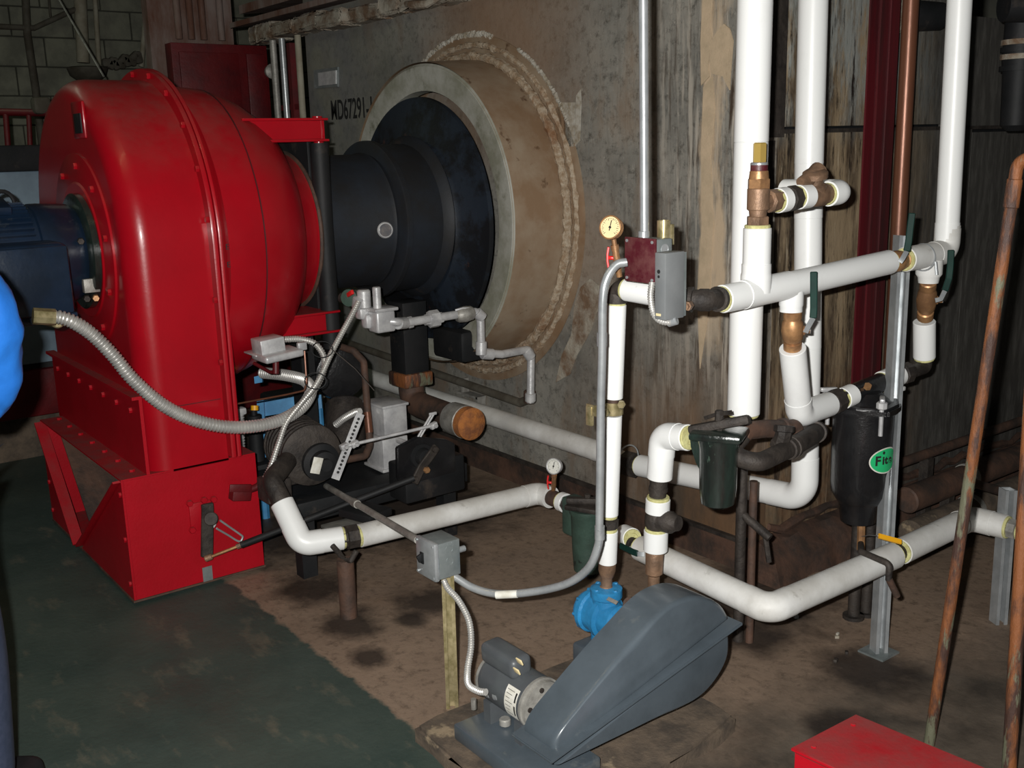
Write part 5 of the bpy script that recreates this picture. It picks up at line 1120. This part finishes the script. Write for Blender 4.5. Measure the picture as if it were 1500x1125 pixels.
# ================================================================== MACHINERY UNDER THE BURNER
sk_ = thing('machine_skid', 'black steel skid under the burner carrying the oil pump', 'skid', (-1.3, -1.0, 0))
bm = BM(); bx(bm, (-1.20, -1.33, .23), (-1.09, -.52, .31), bev=.004); obj('side_rail', bm, blk, sk_)
bm = BM(); bx(bm, (-1.75, -1.33, .23), (-1.65, -.52, .31), bev=.004); obj('side_rail', bm, blk, sk_)
bm = BM(); bx(bm, (-1.65, -1.33, .27), (-1.20, -.52, .29)); obj('deck_plate', bm, blk, sk_)
for x, y in ((-1.14, -.60), (-1.14, -1.25), (-1.70, -.6), (-1.70, -1.25)):
    bm = BM(); bx(bm, (x-.03, y-.03, 0), (x+.03, y+.03, .23)); obj('leg', bm, blk, sk_)
bm = BM(); bx(bm, (-1.10, -1.20, .19), (-.93, -1.04, .205), bev=.003); obj('grey_plate', bm, silverold, sk_)
bm = BM(); q = P(535, 750, d=3.85); box(bm, q, (.16, .12, .03), Matrix.Rotation(.3, 3, 'Z'), bev=.004); obj('lower_bracket', bm, blk, sk_)
op = thing('oil_pump', 'round black finned oil pump lying on the skid', 'pump', P(460, 670, x=-1.2))
q = P(458, 668, x=-1.12)
bm = BM(); pf = [(0, .05), (.002, .10)]
for k in range(8): pf += [(.01+.03*k, .118), (.022+.03*k, .118), (.023+.03*k, .105), (.03+.03*k, .105)]
pf += [(.27, .09)]
lathe(bm, q, (-1, .12, 0), pf, 36); pu = obj('finned_body', bm, iron, op)
q2 = P(478, 680, x=-1.07); bm = BM(); lathe(bm, q2+V((-.06, 0, 0)), (1, -.1, 0), [(0, .075), (.03, .072), (.035, .05), (.06, .048), (.065, .025), (.08, .024)], 28); obj('end_cover', bm, blk, op)
bm = BM(); box(bm, P(464, 682, x=-1.05), (.004, .04, .062), Matrix.Rotation(-.35, 3, 'X'), bev=.002); obj('cream_tag', bm, labelw, op)
bm = BM(); box(bm, P(425, 690, d=4.0), (.12, .14, .08), bev=.01); box(bm, P(402, 715, d=3.9), (.10, .10, .09), bev=.01); obj('pump_bracket', bm, iron, op)
bl = thing('dark_blower', 'black round-ended blower casing behind the looped conduit', 'blower', P(505, 545, d=4.6))
q = P(500, 548, d=4.45); bm = BM(); lathe(bm, q, (1, -.2, 0), [(-.3, .11), (-.02, .118), (0, .11), (.01, .06)], 36); obj('casing', bm, blkgloss, bl)
bm = BM(); cyl(bm, P(505, 590, d=4.5), P(508, 660, d=4.4), .085, 28, .01); obj('bellows', bm, iron, bl)
bm = BM(); bx(bm, P(440, 480, d=4.35)-V((.05, .03, .75)), P(440, 480, d=4.35)+V((.05, .03, 0))); obj('frame_post', bm, blk, bl)
sb = thing('silver_control_box', 'pair of stacked silver painted control boxes under the rusty gas pipe', 'box', P(570, 630, d=4.3))
q = P(566, 612, d=4.32); bm = BM(); box(bm, q, (.15, .11, .125), bev=.004); box(bm, q+V((0, 0, .066)), (.165, .125, .012), bev=.003); obj('upper_box', bm, silver, sb)
bm = BM(); box(bm, q+V((.01, -.01, -.13)), (.14, .12, .125), bev=.004); box(bm, q+V((.01, -.01, -.198)), (.16, .14, .012), bev=.003); obj('lower_box', bm, silver, sb)
bm = BM(); cyl(bm, P(583, 645, d=4.2), P(612, 655, d=4.08), .011, 12); obj('output_shaft', bm, silver, sb)
op2 = thing('oil_pipe', 'dark bent oil pipe dropping beside the silver control boxes', 'pipe', P(537, 600, d=4.2))
bm = BM(); tube(bm, fillet([P(500,508,d=4.3), P(518,514,d=4.26), P(533,530,d=4.24), P(539,612,d=4.18), P(542,652,d=4.16), P(535,668,d=4.12), P(490,677,d=4.02)], .03, 6), .0145, 14); obj('pipe_length', bm, brownpipe, op2)
bm = BM(); cyl(bm, P(538,604,d=4.18), P(541,634,d=4.17), .0158, 14); obj('bare_copper_section', bm, copper, op2)
fx = thing('flexible_conduit', 'short grey flexible conduit stub left of the silver control boxes', 'conduit', P(505, 615, d=4.3))
bm = BM(); flexc(bm, spline([P(492,622,d=4.35), P(505,612,d=4.32), P(520,604,d=4.28), P(528,603,d=4.26)], 10), .014, .010, 12); obj('ribbed_sheath', bm, flex, fx)
mp = thing('actuator_plate', 'black six-sided actuator plate with a crank below the silver boxes', 'actuator', P(625, 680, d=4.0))
pl6 = [P(a, b, x=-.94) for a, b in ((582,656),(612,640),(655,644),(667,650),(668,691),(592,712),(583,702))]
bm = BM(); prism(bm, pl6, (-.02, 0, 0)); bmesh.ops.bevel(bm, geom=bm.edges, offset=.004, segments=2, affect='EDGES'); obj('plate', bm, blkgloss, mp)
bm = BM(); q = P(618, 668, x=-.94); lathe(bm, q, (1,0,0), [(0, .05), (.006, .048), (.006, .035), (.03, .03), (.032, .012)], 24); obj('hub', bm, blk, mp)
bm = BM(); strip(bm, [P(640,654,x=-.90), P(630,668,x=-.90), P(618,684,x=-.90), P(606,708,x=-.90)], .036, .012, (1,0,0)); bmesh.ops.bevel(bm, geom=bm.edges, offset=.003, segments=1, affect='EDGES'); obj('crank_arm', bm, iron, mp)
for a, b in ((636, 658), (624, 688), (607, 702)):
    bm = BM(); hexbolt(bm, P(a, b, x=-.893), (1,0,0), .013, .014); obj('crank_bolt', bm, brass if a == 624 else iron, mp)
bm = BM(); bx(bm, V((-1.09, -.90, .25)), V((-.96, -.62, .40)), bev=.01); obj('motor_casing', bm, blk, mp)
la_ = thing('linkage', 'perforated steel linkage arm standing by the oil pump', 'linkage', P(505, 655, x=-1.0))
A0, A1 = P(528, 606, x=-1.02), P(491, 702, x=-1.02)
bm = BM(); strip(bm, [A0, lerp(A0, A1, .5), A1], .032, .004, (1, -.3, 0)); obj('arm_bar', bm, silver, la_)
bm = BM(); nn = V((1,-.3,0)).normalized()
for k in range(15):
    q = lerp(A0, A1, .08+k*.058); lathe(bm, q+nn*.0015, nn, [(0, .0055), (.0012, .0055)], 8)
obj('arm_holes', bm, ink, la_, kind='stuff')
lr_ = thing('linkage', 'thin steel linkage rod crossing in front of the silver boxes', 'linkage', P(570, 638, x=-.98))
A0, A1 = P(504, 654, x=-1.0), P(640, 622, x=-.93)
bm = BM(); tube(bm, [A0, A1], .0065, 10); obj('rod', bm, silver, lr_)
for q in (A0, lerp(A0, A1, .11), lerp(A0, A1, .96)):
    bm = BM(); box(bm, q, (.022, .03, .022), Matrix.Rotation(.3, 3, 'X'), bev=.003); hexbolt(bm, q+V((.01, 0, 0)), (1,0,0), .008, .012); obj('rod_clamp', bm, silver, lr_)
B0_, B1_ = P(634, 606, x=-.95), P(607, 652, x=-.95)
for off in (-.010, .010):
    bm = BM(); s = V((0, off, off*.4)); tube(bm, [B0_+s, B1_+s], .004, 8); obj('slot_rail', bm, silver, lr_)
bm = BM(); box(bm, B0_, (.008, .034, .012), bev=.003); obj('slot_end', bm, silver, lr_)
dr_ = thing('damper_rod', 'long black damper rod from the red inlet box crank to the actuator crank', 'rod', P(460, 752, d=3.9))
A0 = PX(300, 819, .06); A1 = P(607, 700, x=-.88); Am = lerp(A0, A1, .17)
bm = BM(); tube(bm, [A0, lerp(A0, A1, .19)], .0055, 10); obj('threaded_end', bm, brass, dr_)
bm = BM(); tube(bm, [Am, A1], .0125, 14); obj('rod_sleeve', bm, blk, dr_)
bm = BM(); cyl(bm, A0, lerp(A0, A1, .035), .012, 10, .003); cyl(bm, lerp(A0, A1, .15), lerp(A0, A1, .18), .010, 6); obj('ball_joint', bm, bronze, dr_)
rb_ = thing('conduit', 'dull brown conduit running from under the skid to the grey switch box', 'conduit', P(550, 755, d=3.5))
A0 = P(478, 712, d=4.0); A1 = P(612, 791, d=2.99); bm = BM(); tube(bm, [A0, A1], .0115, 12); obj('conduit_tube', bm, silverold, rb_)
bm = BM(); cyl(bm, lerp(A0, A1, .36), lerp(A0, A1, .41), .015, 12, .001); obj('set_screw_coupling', bm, silverold, rb_)
# blue frame and dark things behind the red box
bf = thing('blue_frame', 'bright blue steel frame behind the thick looping conduit', 'frame', P(420, 600, d=4.7))
def qd(pix, d, t=.02, m=frameblue, root=bf, nm='frame_bar'):
    bm = BM(); prism(bm, [P(a, b, d=d) for a, b in pix], fw*t); return obj(nm, bm, m, root)
qd([(378,588),(446,577),(446,600),(380,611)], 4.62); qd([(455,580),(470,578),(472,598),(456,600)], 4.62); qd([(376,588),(386,586),(392,700),(382,704)], 4.60); qd([(372,552),(384,549),(384,560),(373,562)], 4.64)
bm = BM(); a, b = P(384, 695, d=4.6), P(384, 760, d=4.6); cyl(bm, V((a.x, a.y, a.z)), V((a.x, a.y, 0)), .02, 8); a = P(466, 590, d=4.64); cyl(bm, a, V((a.x, a.y, 0)), .02, 8); obj('frame_leg', bm, frameblue, bf)
dk = thing('compressor_casing', 'dark iron compressor casing standing inside the blue frame', 'compressor', P(430, 640, d=4.9))
q = P(425, 640, d=4.95); bm = BM(); bx(bm, V((q.x-.25, q.y-.2, 0)), V((q.x+.15, q.y+.25, q.z+.08)), bev=.03); obj('casing', bm, iron, dk)
bm = BM(); bx(bm, V((q.x-.1, q.y-.1, q.z+.08)), V((q.x+.1, q.y+.1, q.z+.22)), bev=.02); obj('casing_top', bm, blk, dk)
fh = thing('flexible_hose', 'bright ribbed metal hose standing just behind the red inlet box', 'hose', P(352, 640, d=4.3))
bm = BM(); flexc(bm, [P(349, 604, d=4.28)*(1-k/40)+P(352, 700, d=4.32)*(k/40) for k in range(41)], .022, .012, 14); obj('ribbed_sheath', bm, silver, fh)
bm = BM(); a = P(350, 602, d=4.28); box(bm, a, (.05, .05, .03), bev=.008); obj('hose_cap', bm, silver, fh)
bm = BM(); a = P(372, 608, d=4.4); cyl(bm, a, V((a.x, a.y, a.z-.30)), .03, 14); cyl(bm, a, a+V((0,0,.03)), .012, 10); ph = obj('filter_body', bm, blk, fh)
bm = BM(); cyl(bm, P(373,601,d=4.37), P(373,594,d=4.37), .016, 12); obj('yellow_band', bm, gripy, ph)

# ================================================================== BACKGROUND LEFT
t = thing('red_cabinet', 'dark red steel cabinet against the boiler rear end', 'cabinet', (-4.0, -.3, 1.0))
bm = BM(); bx(bm, (-3.90, -.62, 0), (-3.80, -.03, 2.22), bev=.004); obj('body', bm, redold, t)
bm = BM(); bx(bm, (-3.80, -.58, 1.25), (-3.785, -.22, 2.17), bev=.004); obj('door_panel', bm, redold, t)
bm = BM(); bx(bm, (-3.80, -.17, 1.25), (-3.785, -.05, 2.17), bev=.004); obj('door_panel', bm, redold, t)
bm = BM(); lathe(bm, P(396, 105, x=-3.78), (1, 0, 0), [(0, .04), (.03, .045), (.04, .03)], 16); obj('round_knob', bm, silverold, t)
t = thing('rusty_duct', 'rust-streaked sheet metal duct above the red cabinet', 'duct', (-4.6, -.4, 0))
yd0 = P(219, 50, x=-4.4).y
bm = BM(); bx(bm, (-4.5, yd0, 0), (-4.4, .02, 3.4)); obj('duct_wall', bm, rustpanel, t)
for y in (yd0+.18, yd0+.26, yd0+.34, yd0+.46):
    bm = BM(); cyl(bm, (-4.38, y, 2.3), (-4.38, y, 3.3), .022, 10); obj('seam_rib', bm, rustpanel, t)
for px, py0, r_, m_, dd, lab in ((408, 176, .020, silverold, -3.60, 'dull grey conduit beside the red cabinet'), (421, 176, .018, galv, -3.55, 'bright galvanised conduit beside the red cabinet'), (444, 172, .018, creampipe, -3.45, 'cream coloured pipe nearest the boiler front edge')):
    t = thing('vertical_pipe', lab, 'pipe', P(px, py0, y=-.13)); a = P(px, py0, y=-.13); a0_ = P(px+1, 400, y=-.13); b = V((a.x, a.y, 2.22)); bm = BM(); cyl(bm, V((a.x, a.y, 0)), b, r_, 16); obj('pipe_length', bm, m_, t)
t = thing('red_post', 'thin dark red post between the vertical conduits', 'post', (-3.50, -.06, 0)); q = P(432, 150, y=-.06); bm = BM(); bx(bm, (q.x-.02, -.08, 0), (q.x+.02, -.04, 2.2)); obj('post_bar', bm, redold, t)
bm = BM(); bx(bm, (q.x-.25, -.075, 1.83), (q.x+.08, -.045, 1.86)); obj('cross_bar', bm, redold, t)
# far pipes on the block wall
for pts, r_, m_, lab in (
    ([(110,-150),(122,92)], .050, creampipe, 'thick cream pipe high on the block wall'),
    ([(130,-150),(146,110)], .020, creampipe, 'thin cream pipe right of the thick cream pipe'),
    ([(228,-150),(207,98)], .022, creampipe, 'ochre pipe at the corner beside the rusty duct'),
    ([(30,-150),(40,50),(52,130),(66,250)], .030, darkpipe, 'dark leaning pipe on the block wall, left of the cream pipes'),
    ([(-200,30),(50,41),(100,18),(125,8)], .022, darkpipe, 'dark horizontal pipe crossing the leaning pipe'),
    ([(70,-20),(74,25)], .010, darkpipe, 'short thin dark drop pipe at the top left')):
    t = thing('wall_pipe', lab, 'pipe', P(*pts[0], x=-6.86)); bm = BM(); tube(bm, [P(a, b, x=-6.86) for a, b in pts], r_, 14); obj('pipe_length', bm, m_, t)
t = thing('dark_pan', 'dark shallow pan fixing under the cream pipes', 'bracket', P(140, 102, x=-6.8))
q = P(128, 100, x=-6.8); bm = BM(); lathe(bm, q+V((0,0,-.12)), (0,0,1), [(0, .06), (.06, .14), (.12, .16), (.13, .14)], 20); obj('pan_body', bm, darkpipe, t)
bm = BM(); 
for k in range(9): box(bm, P(158+k*5.5, 92-k*1.2+(k*37%7), x=-6.82), (.06, .10, .07), Matrix.Rotation(k, 3, 'X'), bev=.02)
obj('pipe_clutter', bm, darkpipe, t)
t = thing('stay_cable', 'thin slanting stay cable above the red blower', 'cable', P(85, 0, d=6)); bm = BM(); tube(bm, [P(0,-150,d=6.8), P(152,112,d=6.2)], .006, 6); obj('cable_run', bm, silverold, t)
t = thing('red_railing', 'dark red pipe railing behind the blue motor', 'railing', P(10, 200, d=6.2))
def rl(a, b, r_=.02, m_=redold, nm='rail'):
    bm = BM(); cyl(bm, P(*a, d=6.2), P(*b, d=6.2), r_, 12); obj(nm, bm, m_, t)
rl((-60,163),(90,166), .022); rl((8,163),(13,232), .017, nm='upright'); rl((42,165),(45,232), .015, nm='upright'); rl((-30,163),(-26,232), .015, nm='upright')
bm = BM(); box(bm, P(60, 155, d=6.2), (.10, .10, .10), bev=.02); obj('valve_lump', bm, darkpipe, t)
t = thing('rear_machine', 'blue-grey panelled machine with black top and red base behind the motor', 'machine', (-3.8, -2.0, 0))
ya, yb = P(82, 300, x=-3.5).y, -3.4
bm = BM(); bx(bm, (-4.2, yb, .53), (-3.5, ya, 1.53), bev=.01); obj('panel_body', bm, steelbl, t)
bm = BM(); bx(bm, (-4.3, yb, 1.53), (-3.47, ya+.05, 1.66), bev=.01); obj('black_top', bm, blk, t)
bm = BM(); bx(bm, (-4.2, yb, .50), (-3.52, ya+.02, .54)); obj('dark_gap', bm, blk, t)
bm = BM(); bx(bm, (-4.2, yb, .25), (-3.48, -1.18, .50), bev=.01); obj('red_base', bm, redold, t)
bm = BM(); bx(bm, (-4.1, yb, 0), (-3.6, -1.35, .25)); obj('plinth', bm, concpad, t)
bm = BM(); q = P(5, 300, d=3.9); tube(bm, [q+V((0, .04*cos(k*.33), .05*sin(k*.33))) for k in range(20)], .008, 8, caps=False)
tag(obj('lifting_hook', bm, blk), 'small dark hook loop above the motor at the left edge', 'hook')

# ================================================================== PERSON at the left edge
pn = thing('person', 'person in a bright blue jacket and dark jeans standing at the left edge', 'person', (-.16, -2.62, 0))
def skinned(name, verts, edges, radii, m, root, lv=2, label=None):
    me = bpy.data.meshes.new(name); me.from_pydata([V(v)-wloc(root) for v in verts], edges, [])
    o = bpy.data.objects.new(name, me); COL.objects.link(o)
    s = o.modifiers.new('s', 'SKIN'); s.use_smooth_shade = True
    for i, r in enumerate(radii):
        d = me.skin_vertices[0].data[i]; d.radius = r if isinstance(r, tuple) else (r, r)
        d.use_root = (i == 0)
    ss = o.modifiers.new('b', 'SUBSURF'); ss.levels = lv; ss.render_levels = lv
    dg = bpy.context.evaluated_depsgraph_get(); me2 = bpy.data.meshes.new_from_object(o.evaluated_get(dg)); bpy.data.objects.remove(o)
    for p in me2.polygons: p.use_smooth = True
    me2.materials.clear(); me2.materials.append(m); o = bpy.data.objects.new(name, me2); COL.objects.link(o); o.parent = root
    if label: o['label'] = label
    return o
pc_ = V((-.30, -2.66, 0))
EL = P(2, 488, d=2.2); fr = V((-.80, .60, 0)); sd = V((.60, .80, 0))      # facing / right side (towards the frame)
def BP(s, f, z): return pc_+sd*s+fr*f+V((0,0,z))
# body one continuous skinned figure: pelvis, spine, neck, head, arms, legs
bv = [BP(0,0,.95), BP(0,.01,1.15), BP(0,.0,1.38), BP(0,.01,1.50), BP(0,.03,1.62), BP(0,.03,1.74),
      BP(.17,0,1.43), EL+V((-.02,-.025,.05)), BP(.20,.10,1.02), BP(-.17,0,1.43), BP(-.27,.0,1.15), BP(-.25,.12,.92),
      BP(.10,0,.88), BP(.13,.02,.48), BP(.13,-.01,.09), BP(.14,.14,.04), BP(-.10,0,.88), BP(-.13,.02,.48), BP(-.13,-.01,.09), BP(-.14,.14,.04)]
be = [(0,1),(1,2),(2,3),(3,4),(4,5),(2,6),(6,7),(7,8),(2,9),(9,10),(10,11),(0,12),(12,13),(13,14),(14,15),(0,16),(16,17),(17,18),(18,19)]
brd = [.14,.12,.15,.055,.085,.08,.06,.042,.03,.06,.042,.03,.085,.06,.042,.035,.085,.06,.042,.035]
body = skinned('body', bv, be, brd, skin, pn)
jk = skinned('jacket', [BP(0,0,.86), BP(0,.01,1.10), BP(0,0,1.38), BP(0,.01,1.50), BP(.17,0,1.43), EL+V((-.015,-.018,.04)), BP(.225,.09,1.03), BP(-.17,0,1.43), BP(-.27,0,1.15), BP(-.25,.11,.95)],
        [(0,1),(1,2),(2,3),(2,4),(4,5),(5,6),(2,7),(7,8),(8,9)], [(.20,.15),(.185,.145),(.19,.15),(.085,.08),(.085,.08),(.080,.080),(.066,.066),(.085,.08),(.07,.07),(.055,.055)], jacketblue, pn, lv=3)
from mathutils import noise as mno
for v in jk.data.vertices: v.co += v.normal*(.022*mno.noise(v.co*9)+.010*mno.noise(v.co*22))
tr_ = skinned('trousers', [BP(0,0,.95), BP(.10,0,.84), BP(.14,.02,.48), BP(.14,-.01,.08), BP(-.10,0,.84), BP(-.14,.02,.48), BP(-.14,-.01,.08)], [(0,1),(1,2),(2,3),(0,4),(4,5),(5,6)], [.155,.115,.085,.07,.115,.085,.07], denim, pn)
for s in (.14, -.14):
    bm = BM(); box(bm, BP(s, .07, .045), (.10, .28, .09), Matrix.Rotation(atan2(fr.y, fr.x)-pi/2, 3, 'Z'), bev=.035, seg=4); obj('boot', bm, blk, pn)
bm = BM(); bmesh.ops.create_uvsphere(bm, u_segments=24, v_segments=16, radius=1); 
for v in bm.verts: v.co = BP(0,0,0)+sd*v.co.x*.085+fr*(v.co.y*.10+.0)+V((0,0,1.70+v.co.z*.115))
bmesh.ops.delete(bm, geom=[v for v in bm.verts if (v.co-BP(0,0,0)).dot(fr) > .055 and v.co.z < 1.76], context='VERTS'); obj('hair', bm, hairm, pn)
for s in (-.032, .032):
    bm = BM(); bmesh.ops.create_uvsphere(bm, u_segments=10, v_segments=8, radius=.011); bmesh.ops.translate(bm, verts=bm.verts, vec=BP(s, .108, 1.68)); obj('eye', bm, ink, pn)
bm = BM(); tube(bm, [BP(0,.108,1.685), BP(0,.135,1.65), BP(0,.11,1.64)], lambda i: [.008,.013,.008][i], 8); obj('nose', bm, skin, pn)
bm = BM(); tube(bm, [BP(-.025,.105,1.61), BP(0,.112,1.607), BP(.025,.105,1.61)], .005, 6); obj('mouth', bm, maroonbox, pn)
for s, base, d_ in ((1, BP(.13,.20,.98), (fr*.7-sd*.7+V((0,0,-.2))).normalized()), (-1, BP(-.25,.13,.90), (V((0,0,-1))+fr*.3).normalized())):
    sv_ = d_.cross(fr if s < 0 else V((0,0,1))).normalized(); nn = d_.cross(sv_).normalized()
    vs = [base, base+d_*.05, base+d_*.09]; ed = [(0,1),(1,2)]; ra = [.026,.034,.034]
    hand = skinned('palm', vs, ed, [(.024,.018),(.038,.016),(.036,.014)], skin, pn)
    for k, L in enumerate((.068, .078, .072, .056)):
        o_ = sv_*(-.027+.018*k); p = base+d_*.085+o_; tubep = [p, p+d_*L*.5+nn*.006, p+d_*L*.8+nn*.022, p+d_*L*.9+nn*.036]
        bm = BM(); tube(bm, spline(tubep, 4), lambda i: .0088-.0002*i, 10); obj('finger', bm, skin, pn)
    p = base+d_*.03-sv_*.03; bm = BM(); tube(bm, spline([p, p-sv_*.022+d_*.03, p-sv_*.026+d_*.055+nn*.012], 4), lambda i: .0105-.0003*i, 10); obj('thumb', bm, skin, pn)
